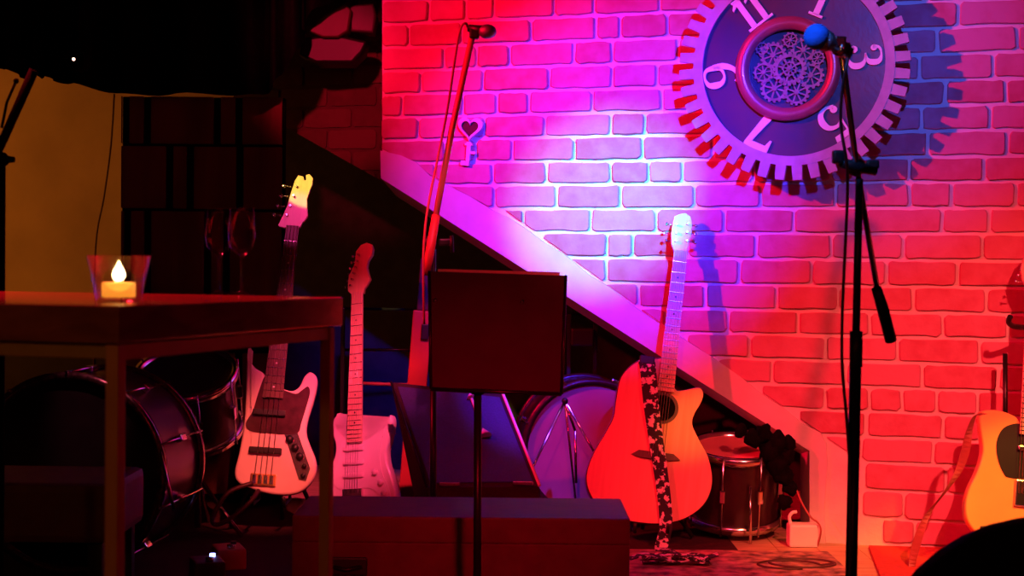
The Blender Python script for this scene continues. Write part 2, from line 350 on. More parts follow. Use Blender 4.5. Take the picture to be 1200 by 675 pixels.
for r_ in range(len(ZL) - 1):
    z1, z0 = ZL[r_], ZL[r_ + 1]; ri = r_ - 7         # row index as read from the photograph
    yy = 350
    js = [uL] + sorted(W(x, 337 - (((z0 + z1) / 2) - H) * 325)[0] for x in JP.get(ri, [])) + [uR + random.uniform(0, .1)]
    full = [js[0]]
    if ri not in JP: js = [uL, uR]; full = [uL]; off = random.uniform(.08, .22)
    for k in range(1, len(js)):
        g = js[k] - full[-1]
        if g > 1.45 * L:
            m = max(1, round(g / (L * 1.02))); base = full[-1]
            for q in range(1, m): full.append(base + g * q / m + random.uniform(-.02, .02))
        full.append(js[k])
    full = sorted(full)
    for a, b in zip(full[:-1], full[1:]):
        if b - a < .05: continue
        first = a == uL
        j = .0055
        po = brick_poly(a + (0.002 if first else j), z0 + .0065, b - j, z1 - .0065)
        um = (a + b) / 2
        for (q0, q1) in ((pd, pc), (pb, pa), (pf, pe)):     # cut off what the plaster covers
            lo, hi = sorted((q0[0], q1[0]))
            if a < hi and b > lo - .02 and z0 < max(q0[1], q1[1]) + .05: po = clip(po, q1, q0) if len(po) > 2 else po
        if len(po) > 2 and z1 < .46:
            if b < uV: continue
            po = clip(po, (uV, 0), (uV, -1)) if a < uV else po
            po = [p for p in po]
        if len(po) < 3: continue
        c = sum(po, Vector((0, 0))) / len(po)
        if c.y < 1.3 and c.x < W(968, 500)[0]:           # fully below the band
            # line through the band top at this u
            for (q0, q1) in ((pc, pd), (pa, pb), (pe, pf)):
                if q0[0] <= c.x <= q1[0]:
                    zt = q0[1] + (q1[1] - q0[1]) * (c.x - q0[0]) / (q1[0] - q0[0])
                    if c.y < zt: c = None
                    break
            if c is None: continue
        A = abs(sum(po[i - 1].x * po[i].y - po[i].x * po[i - 1].y for i in range(len(po)))) / 2
        if A < .0008: continue
        y = -random.uniform(.000, .004)
        n = len(po)
        vs = [Vector((p.x, .014, p.y)) for p in po] + [Vector((p.x, y + .0045, p.y)) for p in po]
        ins = [c + (p - c) * (1 - .0045 / max((p - c).length, .02)) for p in po]
        vs += [Vector((p.x, y, p.y)) for p in ins]
        bk.add(vs, [(i, (i + 1) % n, n + (i + 1) % n, n + i) for i in range(n)] + [(n + i, n + (i + 1) % n, 2 * n + (i + 1) % n, 2 * n + i) for i in range(n)] + [tuple(2 * n + i for i in range(n))])
struct(bk.build('trim_3', M['brick'], wall))

# brick wall further back on the left, its shade put into darker colours
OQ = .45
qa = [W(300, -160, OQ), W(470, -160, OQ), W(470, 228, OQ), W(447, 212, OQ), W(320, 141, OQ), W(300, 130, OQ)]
wl = struct(MB().prism(qa, OQ + .012, OQ + .12).build('wall_left', M['shadedmortar'], None, WM))
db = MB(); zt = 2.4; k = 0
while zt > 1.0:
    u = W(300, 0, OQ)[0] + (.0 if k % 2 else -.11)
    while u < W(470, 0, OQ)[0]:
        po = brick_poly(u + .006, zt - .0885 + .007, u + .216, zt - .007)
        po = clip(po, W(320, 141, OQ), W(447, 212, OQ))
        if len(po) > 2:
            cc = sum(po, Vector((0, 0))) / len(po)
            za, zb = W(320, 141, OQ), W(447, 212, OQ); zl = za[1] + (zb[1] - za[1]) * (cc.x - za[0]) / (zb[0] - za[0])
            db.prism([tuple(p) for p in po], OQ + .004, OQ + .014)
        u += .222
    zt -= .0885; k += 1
struct(db.build('trim_4', M['shadedbrick'], wl))
# alcove under the stairs
u0 = W(300, 300, 1.2)[0] - .3; u1 = W(949, 600)[0]
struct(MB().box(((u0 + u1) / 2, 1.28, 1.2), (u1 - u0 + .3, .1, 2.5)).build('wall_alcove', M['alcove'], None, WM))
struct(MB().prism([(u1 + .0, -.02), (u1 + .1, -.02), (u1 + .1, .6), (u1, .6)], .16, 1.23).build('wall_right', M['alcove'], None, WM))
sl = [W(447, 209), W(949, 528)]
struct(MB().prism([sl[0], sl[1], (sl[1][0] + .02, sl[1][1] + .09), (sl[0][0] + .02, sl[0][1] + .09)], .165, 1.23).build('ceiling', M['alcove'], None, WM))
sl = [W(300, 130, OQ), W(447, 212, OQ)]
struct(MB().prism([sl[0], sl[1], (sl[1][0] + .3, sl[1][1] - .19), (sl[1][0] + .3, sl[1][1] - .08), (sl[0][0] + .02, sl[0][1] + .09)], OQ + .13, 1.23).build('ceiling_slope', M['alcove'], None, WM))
# amber wall seen far left, floor of stage and room
struct(MB().box((-2.6, 7.45, 1.2), (2.6, .1, 3.2)).build('wall_far', M['amberwall']))
fl = MB()
for i in range(-22, 20):                            # boards
    fl.box((i * .14, 5.9, -.02), (.1385, 4.8, .04), bev=.002)
stage = struct(fl.build('floor', M['floor']))
struct(MB().box((0, 5.9, -.12), (6.2, 4.8, .155)).build('floor_stage_body', M['dark']))
struct(MB().box((0, 1.5, -.24), (8, 8, .08)).build('floor_room', M['roomfloor']))
struct(MB().box((0, 3.2, 3.3), (8, 9, .1)).build('ceiling_room', M['dark']))

struct(MB().box((-2.3, 6.75, .40), (1.35, .3, .82), bev=.01).build('low_dark_screen', M['dark']))  # added dark box that hides the lit foot of the amber wall
struct(MB().box((-1.03, 4.85, .002), (3.6, 2.7, .004)).build('floor_carpet', M['carpet']))

# wooden pallet-board panel
pz = P(230, 113, 6.05).z; xa, xb = P(138, 200, 6.05).x, P(335, 200, 6.05).x
pt = thing('pallet_panel', 'dark wooden panel of pallet boards with upright slots, left of the stair wall', 'wood panel', Matrix.Translation(((xa + xb) / 2, 6.05, 0)))
hw = (xb - xa) / 2
rows = [(P(0, 167, 6.05).z, pz, (-.60, -.43, .12, .29)), (P(0, 243, 6.05).z, P(0, 169, 6.05).z, (-.25, -.09, .3)), (.62, P(0, 245, 6.05).z, (-.58, -.42, .05, .2)), (.04, .60, (-.3, -.1, .3))]
for za, zb, slots in rows:
    m = MB(); xs = [-hw] + [(s / .66) * hw for s in slots] + [hw]
    for i in range(len(xs) - 1):
        m.box(((xs[i] + xs[i + 1]) / 2, random.uniform(-.006, .006), (za + zb) / 2), (xs[i + 1] - xs[i] - .03, .022, zb - za - .004), bev=.003)
    m.build('board_row', M['pallet'], pt)
MB().box((0, .05, pz / 2), (2 * hw - .02, .04, pz), bev=.004).build('backing', M['drape'], pt)

# black drape mass across the upper left, with a ragged hem
hem = [(-30, 76), (0, 82), (18, 86), (30, 90), (40, 97), (52, 91), (60, 97), (66, 94), (78, 101), (100, 103), (135, 112), (180, 115), (230, 114), (290, 116), (318, 112), (330, 96), (350, 74), (362, 46), (358, 34), (378, 16), (405, 0), (430, -40), (440, -90)]
dm = MB(); top = []; vs = []; yy = 5.95; NS = []
hp = spline(hem, 4, False)
for i, p in enumerate(hp):
    a = P(p[0], p[1], yy); fold = .035 * math.sin(i * 1.15) + .02 * math.sin(i * .47)
    NS.append((a.x, yy - .12 + fold, a.z))
for (x, y, z) in NS: vs += [Vector((x, y, z)), Vector((x, y - .02, z + (3.2 - z) * .4)), Vector((x, y * .3 + 5.85 * .7, 3.24)), Vector((x, y + .03, 3.24)), Vector((x, y + .03, z + .01))]
k = len(NS)
dm.add(vs, [(5 * i + j, 5 * i + (j + 1) % 5, 5 * i + 5 + (j + 1) % 5, 5 * i + 5 + j) for i in range(k - 1) for j in range(5)], True)
tag(dm.build('drape', M['drape']), 'black fabric drape hanging from the ceiling with a ragged hem, upper left', 'curtain')

# ================================================================== CLOCK
KM = Matrix.Translation(WP(929, 77, -.13)) @ Matrix.Rotation(WA, 4, 'Z')
PXM = 1800 / 5.30
ck = thing('gear_clock', 'large round cog-toothed wall clock with white numerals, hung on the brick wall', 'clock', KM)
def px(v): return v / 344.0
g = MB(); Rb, Rt = px(117), px(134); NT = 40
g.ring(px(106), Rb, -.012, .018, seg=160)
g.build('rim', M['clockrim'], ck)
t = MB()
for k in range(NT):
    a = 2 * math.pi * (k + .35) / NT; h = px(6.2)
    ca, sa = math.cos(a), math.sin(a)
    q = [(Rb - .004, -h), (Rt, -h * .86), (Rt, h * .86), (Rb - .004, h)]
    t.prism([(x * ca - y * sa, x * sa + y * ca) for x, y in q], -.010, .016)
t.build('gear_teeth', M['clockrim'], ck)
MB().ring(px(50), px(107), -.001, .014, seg=120).build('dial', M['clockdial'], ck)
MB().ring(px(46), px(61), -.022, .0, c=(px(-5), px(-4)), seg=96, crown=.012).build('inner_ring', M['clockring'], ck)
MB().ring(.0005, px(50), .012, .02, c=(px(-5), px(-4)), seg=64).build('recess', M['recess'], ck)
cx, cz = px(-5), px(-4)
gr = MB()
random.seed(3)
def cog(m, x, z, r, nt, y, sp=4):
    m.ring(r * .74, r * .9, y - .004, y + .003, c=(x, z), seg=32)
    for k in range(nt):
        a = 2 * math.pi * k / nt; ca, sa = math.cos(a), math.sin(a); h = r * .12
        m.prism([(x + ca * p - sa * q, z + sa * p + ca * q) for p, q in ((r * .88, -h), (r * 1.05, -h * .7), (r * 1.05, h * .7), (r * .88, h))], y - .004, y + .003)
    for k in range(sp):
        a = math.pi * k / sp + x * 30; ca, sa = math.cos(a), math.sin(a); h = r * .06
        m.prism([(x + ca * p - sa * q, z + sa * p + ca * q) for p, q in ((-r * .8, -h), (r * .8, -h), (r * .8, h), (-r * .8, h))], y - .002, y + .002)
    m.ring(.0005, r * .2, y - .008, y + .002, c=(x, z), seg=16)
for i, (x, z, r, n_, y) in enumerate([(2, 0, 19, 20, -.006), (-18, 17, 15, 16, .002), (17, 22, 14, 14, .004), (26, -8, 15, 14, .003), (10, -27, 15, 16, .0), (-16, -22, 16, 16, .004), (-29, -3, 12, 12, .0), (2, 34, 9, 10, -.002), (34, 12, 8, 10, -.004), (-31, 25, 8, 10, -.003), (2, 0, 9, 12, -.012)]):
    m = MB(); cog(m, cx + px(x), cz + px(z), px(r), n_, y); m.build('cog', M['gears'], ck)
# numerals, each with its top turned outwards
def glyph(ch):
    m = MB(); y0, y1 = -.010, .001
    if ch == '1' or ch == '11':
        for dx in ((0,) if ch == '1' else (-.2, .2)):
            m.prism([(dx - .085, .04), (dx + .085, .04), (dx + .085, .96), (dx - .085, .96)], y0, y1)
            m.prism([(dx - .2, 0), (dx + .2, 0), (dx + .2, .07), (dx - .2, .07)], y0, y1)
            m.prism([(dx - .085, .98), (dx - .24, .80), (dx - .24, .74), (dx - .085, .82)], y0, y1)
            m.prism([(dx - .17, .93), (dx + .17, .93), (dx + .17, 1), (dx - .17, 1)], y0, y1) if ch == '11' else None
    if ch == '7':
        m.prism([(.34, 1), (-.34, 1), (-.34, .64), (-.29, .64), (-.22, .82), (.16, .82), (-.14, 0), (.10, 0), (.34, .9)], y0, y1)
    def ser(pts, ws): q = spline(pts, 6, False); w_ = [v.x for v in spline([(a, 0) for a in ws], 6, False)]; m.ribbon([tuple(p) for p in q], w_, y0, y1)
    if ch == '3':
        ser([(-.24, .76), (-.18, .93), (.02, .97), (.2, .88), (.2, .66), (.08, .55), (-.08, .53)], [.10, .08, .06, .15, .17, .08, .05])
        ser([(-.08, .53), (.12, .5), (.26, .36), (.24, .14), (.04, .03), (-.18, .07), (-.28, .24)], [.05, .08, .17, .17, .07, .08, .12])
        m.ring(.0005, .09, y0, y1, c=(-.20, .78), seg=16); m.ring(.0005, .10, y0, y1, c=(-.22, .22), seg=16)
    if ch == '5':
        m.prism([(-.2, 1), (.26, 1), (.22, .84), (-.16, .84), (-.18, .5), (-.24, .5)], y0, y1)
        ser([(-.2, .52), (-.02, .62), (.2, .54), (.27, .32), (.18, .1), (-.04, .03), (-.22, .12)], [.06, .09, .14, .19, .14, .08, .13])
        m.ring(.0005, .10, y0, y1, c=(-.19, .18), seg=16)
    if ch == '9':
        ser([(.22, .68), (.16, .92), (-.04, .98), (-.24, .88), (-.28, .68), (-.22, .5), (-.04, .42), (.16, .5), (.22, .68)], [.17, .1, .06, .13, .19, .13, .06, .1, .17])
        ser([(.24, .72), (.24, .42), (.12, .14), (-.1, .03), (-.24, .1)], [.13, .17, .13, .08, .12])
    return m
for ch, deg, ht in (('1', 24, 43), ('3', 84, 40), ('5', 144, 42), ('7', 204, 44), ('9', 264, 42), ('11', 324, 42)):
    m = glyph(ch); h_ = px(ht); r_ = px(62)
    if ch in '359': r_ = px(63)
    a = R(90 - deg)                                   # direction outwards
    ox, oz = math.cos(a), math.sin(a); rx, rz = oz, -ox
    m.v = [(ox * (r_ + v[2] * h_) + rx * v[0] * h_, v[1], oz * (r_ + v[2] * h_) + rz * v[0] * h_) for v in m.v]
    o = m.build('numeral', M['whiteplastic'], ck); o['label'] = 'white numeral ' + ch
MB().box((cx, -.004, cz), (px(3), .008, px(3))).build('hub', M['brass'], ck)
for s in (-1, 1):                                      # stand-off spacers to the wall
    MB().tube([(s * .2, .016, .12), (s * .2, .128, .12)], .008).build('spacer', M['blackmetal'], ck)

# heart-topped white key on the wall
hk = thing('wall_key', 'small white key ornament with a heart-shaped dark opening, hung on the brick wall', 'wall ornament', Matrix.Translation(WP(551, 152, -.012)) @ Matrix.Rotation(WA, 4, 'Z') @ Matrix.Rotation(R(4), 4, 'Y'))
def heart(s, n=40, dz=0):
    return [(s * 16 * math.sin(t) ** 3 / 17, s * (13 * math.cos(t) - 5 * math.cos(2 * t) - 2 * math.cos(3 * t) - math.cos(4 * t) + 2.5) / 17 + dz) for t in (2 * math.pi * k / n for k in range(n))]
m = MB(); ho, hi = heart(.052), heart(.036)
n = len(ho)
vs = [Vector((x, y, z)) for pl, y in ((ho, .010), (ho, -.006), (hi, -.009), (hi, .010)) for x, z in pl]
m.add(vs, [(i * n + k, ((i + 1) % 4) * n + k, ((i + 1) % 4) * n + (k + 1) % n, i * n + (k + 1) % n) for i in range(4) for k in range(n)])
m.build('heart_frame', M['keywhite'], hk)
MB().prism(heart(.038), -.002, .008).build('heart_inlay', mat('dark_heart', (.05, .012, .02), .6, noise=.6, nscale=90), hk)
MB().prism([(-.009, -.045), (.009, -.045), (.008, -.135), (-.008, -.135)], -.006, .006, .002).box((.018, 0, -.085), (.020, .01, .010)).box((-.016, 0, -.125), (.020, .01, .018)).box((0, 0, -.055), (.03, .013, .008)).build('key_shaft', M['keywhite'], hk)

# ================================================================== GUITARS
def frame_px(b, t, Y0, Y1, yaw=0):
    """frame of a guitar: origin at body bottom, z along the neck"""
    P0, P1 = P(b[0], b[1], Y0), P(t[0], t[1], Y1); z = (P1 - P0); Ln = z.length; z.normalize()
    y = Vector((math.sin(R(yaw)), math.cos(R(yaw)), 0)); y = (y - z * y.dot(z)).normalized(); x = y.cross(z)
    Mx = Matrix((x, y, z)).transposed().to_4x4(); Mx.translation = P0
    pl = math.hypot(t[0] - b[0], t[1] - b[1]); ax = Vector((t[0] - b[0], -(t[1] - b[1]))) / pl; rx = Vector((ax.y, -ax.x)); sc = Ln / pl
    def q(p):                                           # outline pixels -> (x, z) in the guitar's own frame
        d = Vector((p[0] - b[0], -(p[1] - b[1]))); return (d.dot(rx) * sc / max(.5, math.cos(R(yaw))), d.dot(ax) * sc)
    return Mx, q, Ln
def strings_part(parent, n, x0, x1, z0, z1, w0, w1, y):
    m = MB()
    for i in range(n):
        f = (i / (n - 1) - .5); m.tube([(x0 + f * w0, y, z0), (x1 + f * w1, y, z1)], .0009, 5)
    m.build('strings', M['string'], parent)
def neck_part(parent, xa, za, wa, xb, zb, wb, y, mt, fret_m, nf=18, dots=True, th=.022, dotm=None):
    vs = []
    m = MB()
    prof = [(-.5, 0), (.5, 0), (.46, .35), (.25, .9), (0, 1), (-.25, .9), (-.46, .35)]
    for (x, z, w_) in ((xa, za, wa), (xb, zb, wb)):
        for a, b in prof: vs.append(Vector((x + a * w_, y + b * th, z)))
    k = len(prof); m.add(vs, [(i, (i + 1) % k, k + (i + 1) % k, k + i) for i in range(k)] + [tuple(reversed(range(k))), tuple(range(k, 2 * k))])
    nk = m.build('neck', mt, parent)
    fb = MB(); fb.prism([(xa - wa / 2, za), (xa + wa / 2, za), (xb + wb / 2, zb), (xb - wb / 2, zb)], y - .006, y + .001); fb.build('fingerboard', fret_m, parent)
    Ls = (zb - za) / (1 - 2 ** (-nf / 12))
    for i in range(1, nf):
        z = zb - Ls * (1 - 2 ** (-i / 12)); t_ = (z - za) / (zb - za); x = xa + (xb - xa) * t_; w_ = wa + (wb - wa) * t_
        MB().box((x, y - .007, z), (w_, .003, .0022)).build('fret', M['chrome'], parent)
    if dots:
        for i in (3, 5, 7, 9, 12, 15, 17):
            if i >= nf: continue
            z = zb - Ls * (1 - (2 ** (-i / 12) + 2 ** (-(i - 1) / 12)) / 2); t_ = (z - za) / (zb - za); x = xa + (xb - xa) * t_
            MB().tube([(x, y - .0068, z), (x, y - .005, z)], .0035, 12).build('inlay', dotm or M['whiteplastic'], parent)
def peg(parent, x, z, y, side=-1, m_=None, s=1):
    m = MB(); m.tube([(x, y, z), (x + side * .02 * s, y, z)], .0028 * s, 8); m.sphere((x + side * .025 * s, y, z), .008 * s, 12, (.9, .5, 1)); m.build('tuning_peg', m_ or M['chrome'], parent)
def post(parent, x, z, y): MB().tube([(x, y - .012, z), (x, y, z)], .004, 10).build('tuner_post', M['chrome'], parent)
def knob(parent, x, z, y, r=.011, mt=None): MB().lathe([(r, 0), (r, .008), (r * .8, .013), (.0005, .0135)], (x, y, z), Matrix.Rotation(R(90), 3, 'X'), 20).build('knob', mt or M['black'], parent)
def stand(name, label, base, h, w=.16, top=.5):
    st = thing(name, label, 'guitar stand', Matrix.Translation((base.x, base.y + .13, 0))); mt = M['blackmetal']
    for s in (-1, 1):
        MB().tube([(0, .03, h + .28), (s * w * .5, .02, h + .05), (s * w, .0, .012)], .008).build('leg', mt, st)
        MB().tube([(s * .05, .01, h + .06), (s * .055, -.02, h - .022), (s * .055, -.165, h - .022), (s * .055, -.175, h + .008)], .006).build('arm', mt, st)
    MB().tube([(0, .03, h + .28), (0, .17, .012)], .008).build('leg', mt, st)
    MB().tube([(0, .03, h + .26), (0, .05, h + top)], .008).build('upright', mt, st); return st

# ---- acoustic guitar
A, q, Ln = frame_px((762, 614), (801, 250), 5.22, 5.42, 0)
ac = thing('acoustic_guitar', 'orange-topped acoustic guitar with cutaway leaning in front of the brick wall', 'guitar', A)
body = spline([q(p) for p in [(768, 423), (746, 427), (728, 445), (722, 472), (719, 492), (709, 512), (695, 537), (688, 560), (691, 579), (703, 596), (726, 609), (753, 614), (779, 614), (802, 608), (821, 595), (831, 579), (834, 560), (829, 536), (819, 517), (811, 499), (814, 486), (821, 474), (824, 463), (819, 456), (803, 459), (792, 459), (788, 446), (787, 424)]], 5)
body = [tuple(p) for p in body]
MB().prism(body, .0, .085, .008).build('body', mat('guitar_back', (.10, .03, .02), .25, noise=.2, coat=.5), ac)
cen = Vector(q((765, 530)))
MB().prism([tuple(cen + (Vector(p) - cen) * .985) for p in body], -.003, .003, .001).build('top', M['spruce'], ac)
hx, hz = q((776, 481))
MB().ring(.044, .055, -.0045, -.002, c=(hx, hz), seg=48).build('rosette', M['darkwood'], ac)
MB().ring(.0005, .044, -.0038, -.002, c=(hx, hz), seg=48).build('sound_hole', M['drape'], ac)
bx, bz = q((768, 536))
MB().prism([(bx - .085, bz - .006), (bx - .06, bz + .012), (bx + .06, bz + .012), (bx + .085, bz - .006), (bx + .05, bz - .014), (bx - .05, bz - .014)], -.012, -.002, .002).build('bridge', M['darkwood'], ac)
n0 = q((779, 462)); n1 = q((797, 296))
neck_part(ac, n0[0], n0[1], .058, n1[0], n1[1], .046, -.012, M['maple'], M['maple'], 20, True, dotm=M['darkwood'])
hd = [q(p) for p in [(789, 296), (786, 288), (786, 275), (788, 262), (790, 254), (797, 251), (803, 250), (809, 254), (811, 262), (810, 276), (806, 290), (805, 297)]]
MB().prism(hd, -.008, .008, .002).build('headstock', M['maple'], ac)
for i in range(3):
    for s, xx in ((-1, 788), (1, 809)):
        a = q((xx + i * -.5, 264 + i * 10)); peg(ac, a[0], a[1], 0, s, s=.8)
        post(ac, a[0] - s * .012, a[1], -.008)
strings_part(ac, 6, bx, n1[0], bz, n1[1], .05, .036, -.021)
# strap over the front
sp = [(757, 428), (759, 447), (762, 480), (768, 520), (774, 560), (778, 592), (779, 616), (775, 636), (769, 655), (772, 664)]
yb = [-.028, -.03, -.03, -.022, -.02, -.02, -.022, -.015, -.03, -.05]
sl_ = spline([(*q(p), y) for p, y in zip(sp, yb)], 5, False)
m = MB(); vs = []
for i, p in enumerate(sl_):
    wd = .029 - .007 * min(1, i / 30)
    for dx, dy in ((-wd, 0), (wd, 0), (wd, .003), (-wd, .003)): vs.append(Vector((p[0] + dx, p[2] + dy, p[1])))
k = len(sl_); m.add(vs, [(4 * i + j, 4 * i + (j + 1) % 4, 4 * i + 4 + (j + 1) % 4, 4 * i + 4 + j) for i in range(k - 1) for j in range(4)])
strap = m.build('strap', M['strap'], ac); strap['label'] = 'black strap printed with white figures'
MB().box((q((757, 428))[0], -.014, q((757, 428))[1] + .004), (.052, .03, .03), bev=.004).build('strap_end', M['black'], ac)
stand('guitar_stand', 'black stand under the orange acoustic guitar', P(762, 614, 5.22), P(762, 614, 5.22).z, top=.45)

# strap's loose end: bunched on the floor
e = onz(795, 664, 0.0)
m = MB(); random.seed(11)
for i in range(5):
    a0 = random.uniform(-.6, .6); c0 = e + Vector((random.uniform(-.07, .05), random.uniform(-.05, .05), .006 + i * .004))
    pts = [c0 + Vector((math.cos(a0) * t_ * .11, math.sin(a0) * t_ * .07, .012 * math.sin(t_ * 3 + i) + .010)) for t_ in (-1, -.5, 0, .5, 1)]
    pts = spline(pts, 4, False)
    vs = []
    for p in pts: vs += [p + Vector((0, -.018, 0)), p + Vector((0, .018, .004)), p + Vector((0, .018, .007)), p + Vector((0, -.018, .003))]
    k = len(pts); m.add(vs, [(4 * i_ + j, 4 * i_ + (j + 1) % 4, 4 * i_ + 4 + (j + 1) % 4, 4 * i_ + 4 + j) for i_ in range(k - 1) for j in range(4)])
tag(m.build('folded_strap', M['strap']), 'black and white printed strap end bunched on the floor below the acoustic guitar', 'strap')

# ---- cream bass
A, q, Ln = frame_px((316, 583), (353, 205), 5.35, 5.62, 0)
ba = thing('bass_guitar', 'cream electric bass with dark pickguard standing behind the table', 'bass guitar', A)
body = [tuple(p) for p in spline([q(p) for p in [(294, 411), (293, 424), (299, 434), (309, 441), (314, 452), (330, 459), (342, 462), (350, 457), (355.6, 446), (362, 441), (369, 446), (370, 457), (366, 474), (359, 497), (357.5, 512), (362.5, 528), (368, 543), (367, 559), (357.5, 573), (342, 580), (317, 579), (290, 570), (279, 563), (276.5, 551), (281, 532), (286, 503), (288, 478), (289, 447), (290, 424), (292, 413)]], 5)]
MB().prism(body, 0, .042, .008).build('body', M['cream'], ba)
MB().prism([tuple(p) for p in spline([q(p) for p in [(311, 444), (318, 453), (332, 461), (346, 466), (353, 462), (360, 458), (362, 466), (357, 484), (352, 500), (348, 511), (333, 512), (313, 510), (294, 507), (289, 498), (297, 484), (303, 464)]], 4)], -.004, .001).build('pickguard', M['guard'], ba)
MB().prism([q(p) for p in [(333, 512), (348, 511), (362, 552), (357, 566), (349, 564)]], -.0035, .001).build('control_plate', M['chrome'], ba)
for p in ((339, 518), (345, 528), (350.5, 538)): knob(ba, *q(p), -.004, .014)
for p in ((355.5, 549), (354, 560)): knob(ba, *q(p), -.004, .009)
for py in (487, 530):
    a = q((311.5 + (530 - py) * .1, py)); MB().box((a[0], -.010, a[1]), (.115, .018, .022), bev=.004).build('pickup', M['black'], ba)
a = q((309, 563)); MB().box((a[0], -.006, a[1]), (.09, .012, .042), bev=.003).build('bridge', M['brass'], ba)
for i in range(4): MB().box((a[0] - .03 + i * .02, -.014, a[1] - .0), (.014, .008, .03), bev=.002).build('saddle', M['chrome'], ba)
n0 = q((320, 470)); n1 = q((343.5, 268))
neck_part(ba, n0[0], n0[1], .072, n1[0], n1[1], .046, -.012, M['maple'], M['darkwood'], 16, True, dotm=M['whiteplastic'])
hd = [q(p) for p in [(334, 270), (327, 268), (326, 266), (331, 256), (336.7, 243), (341, 228), (345.6, 213), (350, 206), (355.8, 208), (357, 213), (359, 212), (359, 206), (363, 205), (367, 210), (366.5, 218), (363, 227), (360, 236), (360.5, 248), (361, 256), (358, 261), (354.5, 264), (352, 270)]]
MB().prism(hd, -.010, .006, .002).build('headstock', M['maple'], ba)
for i, p in enumerate([(341, 219), (337.5, 231), (333.5, 243), (329.5, 254)]):
    a = q(p); peg(ba, a[0], a[1], 0, -1, s=1.1); post(ba, a[0] + .022, a[1], -.010)
strings_part(ba, 4, q((309, 563))[0], n1[0], q((309, 563))[1], n1[1], .058, .036, -.022)
stand('guitar_stand', 'black stand under the cream bass behind the table', P(316, 583, 5.35), P(316, 583, 5.35).z, top=.5)
# hanging strap loop of the bass
m = MB().tube(spline([P(296, 566, 5.28), P(268, 577, 5.25), P(252, 600, 5.22), P(249, 612, 5.2), P(258, 614, 5.2), P(278, 602, 5.2), P(295, 586, 5.22), P(303, 575, 5.26)], 6, False), .008, 8)
o = m.build('strap_loop', M['cable']); o.parent = ba; o.matrix_parent_inverse = A.inverted()

# ---- white electric guitar
A, q, Ln = frame_px((428, 608), (429, 286), 5.5, 5.72, 24)
q0 = q; q = lambda p: (lambda r: (r[0], r[1]))(q0(p))
sg = thing('electric_guitar', 'white double-cutaway electric guitar with maple neck beside the music stand', 'guitar', A)
ol = [(396, 484), (393, 497), (399, 507), (407, 514), (418, 517), (430, 515), (437, 512), (446, 508), (453, 496), (457.5, 491), (460, 500), (457, 518), (453, 532), (454.6, 547), (460, 563), (464.6, 580), (463, 591), (455, 602), (433, 607), (410, 606), (392, 600), (381, 586), (378, 568), (383, 549), (390, 535), (391, 520), (386, 505), (388, 492)]
MB().prism([tuple(p) for p in spline([q(p) for p in ol], 5)], 0, .042, .008).build('body', M['white'], sg)
MB().prism([tuple(p) for p in spline([q(p) for p in [(404, 516), (428, 519), (442, 512), (451, 507), (448, 522), (446, 540), (449, 558), (456, 574), (458, 586), (446, 582), (432, 573), (400, 574), (389, 560), (396, 540), (398, 526)]], 4)], -.004, .001).build('pickguard', M['whiteplastic'], sg)
for py in (527, 543, 558):
    a = q((415, py)); MB().box((a[0], -.008, a[1]), (.085, .014, .018), bev=.006).build('pickup', M['white'], sg)
for p in ((441, 556), (448, 568), (452, 580)): knob(sg, *q(p), -.004, .011, M['white'])
a = q((414, 578)); MB().box((a[0], -.006, a[1]), (.08, .014, .03), bev=.003).build('bridge', M['chrome'], sg)
n0 = q((417.5, 520)); n1 = q((420.5, 344))
neck_part(sg, n0[0], n0[1], .060, n1[0], n1[1], .045, -.012, M['maple'], M['maple'], 21, True, dotm=M['black'])
hd = [q(p) for p in [(413, 346), (408, 341), (408, 332), (409, 323), (413, 315), (416.7, 308), (417, 301), (418, 294), (424, 287), (431, 285), (437, 288), (439, 294), (438, 301), (433, 308), (431.5, 315), (433, 322), (435.5, 330), (432, 336), (428, 341), (427.5, 346)]]
MB().prism(hd, -.010, .005, .002).build('headstock', M['maple'], sg)
for i in range(6):
    a = q((408.5 + i * 1.9, 335 - i * 7.2)); peg(sg, a[0], a[1], 0, -1, s=.75); post(sg, a[0] + .014, a[1], -.010)
strings_part(sg, 6, q((414, 578))[0], n1[0], q((414, 578))[1], n1[1], .052, .036, -.021)
stand('guitar_stand', 'black stand under the white electric guitar', P(428, 608, 5.5), P(428, 608, 5.5).z, top=.35)

# ---- butterscotch guitar at the right edge
A, q, Ln = frame_px((1192, 640), (1216, 285), 4.85, 5.0, 0)
tg = thing('electric_guitar', 'yellow single-cutaway electric guitar with black pickguard at the right edge', 'guitar', A)
ol = [(1172, 485), (1153, 486), (1148, 495), (1150, 513), (1152, 533), (1146, 556), (1136, 578), (1132, 597), (1135, 615), (1148, 630), (1168, 638), (1192, 640), (1220, 638), (1240, 626), (1251, 606), (1252, 588), (1244, 566), (1237, 545), (1240, 522), (1250, 506), (1249, 493), (1238, 488), (1226, 497), (1218, 507), (1204, 508), (1196, 499), (1190, 491)]
MB().prism([tuple(p) for p in spline([q(p) for p in ol], 5)], 0, .044, .006).build('body', M['butter'], tg)
MB().prism([tuple(p) for p in spline([q(p) for p in [(1192, 499), (1176, 505), (1168, 521), (1169, 540), (1176, 557), (1184, 562), (1216, 562), (1230, 555), (1222, 540), (1222, 515), (1210, 506), (1200, 503)]], 4)], -.004, .001).build('pickguard', M['black'], tg)
a = q((1204, 580)); MB().box((a[0], -.006, a[1]), (.085, .012, .085), bev=.004).build('bridge_plate', M['chrome'], tg)
a = q((1204, 528)); MB().box((a[0], -.008, a[1]), (.07, .014, .018), bev=.005).build('pickup', M['chrome'], tg)
a = q((1238, 585)); MB().box((a[0], -.004, a[1]), (.03, .006, .15), bev=.003).build('control_plate', M['chrome'], tg)
n0 = q((1203.5, 512)); n1 = q((1210, 340))
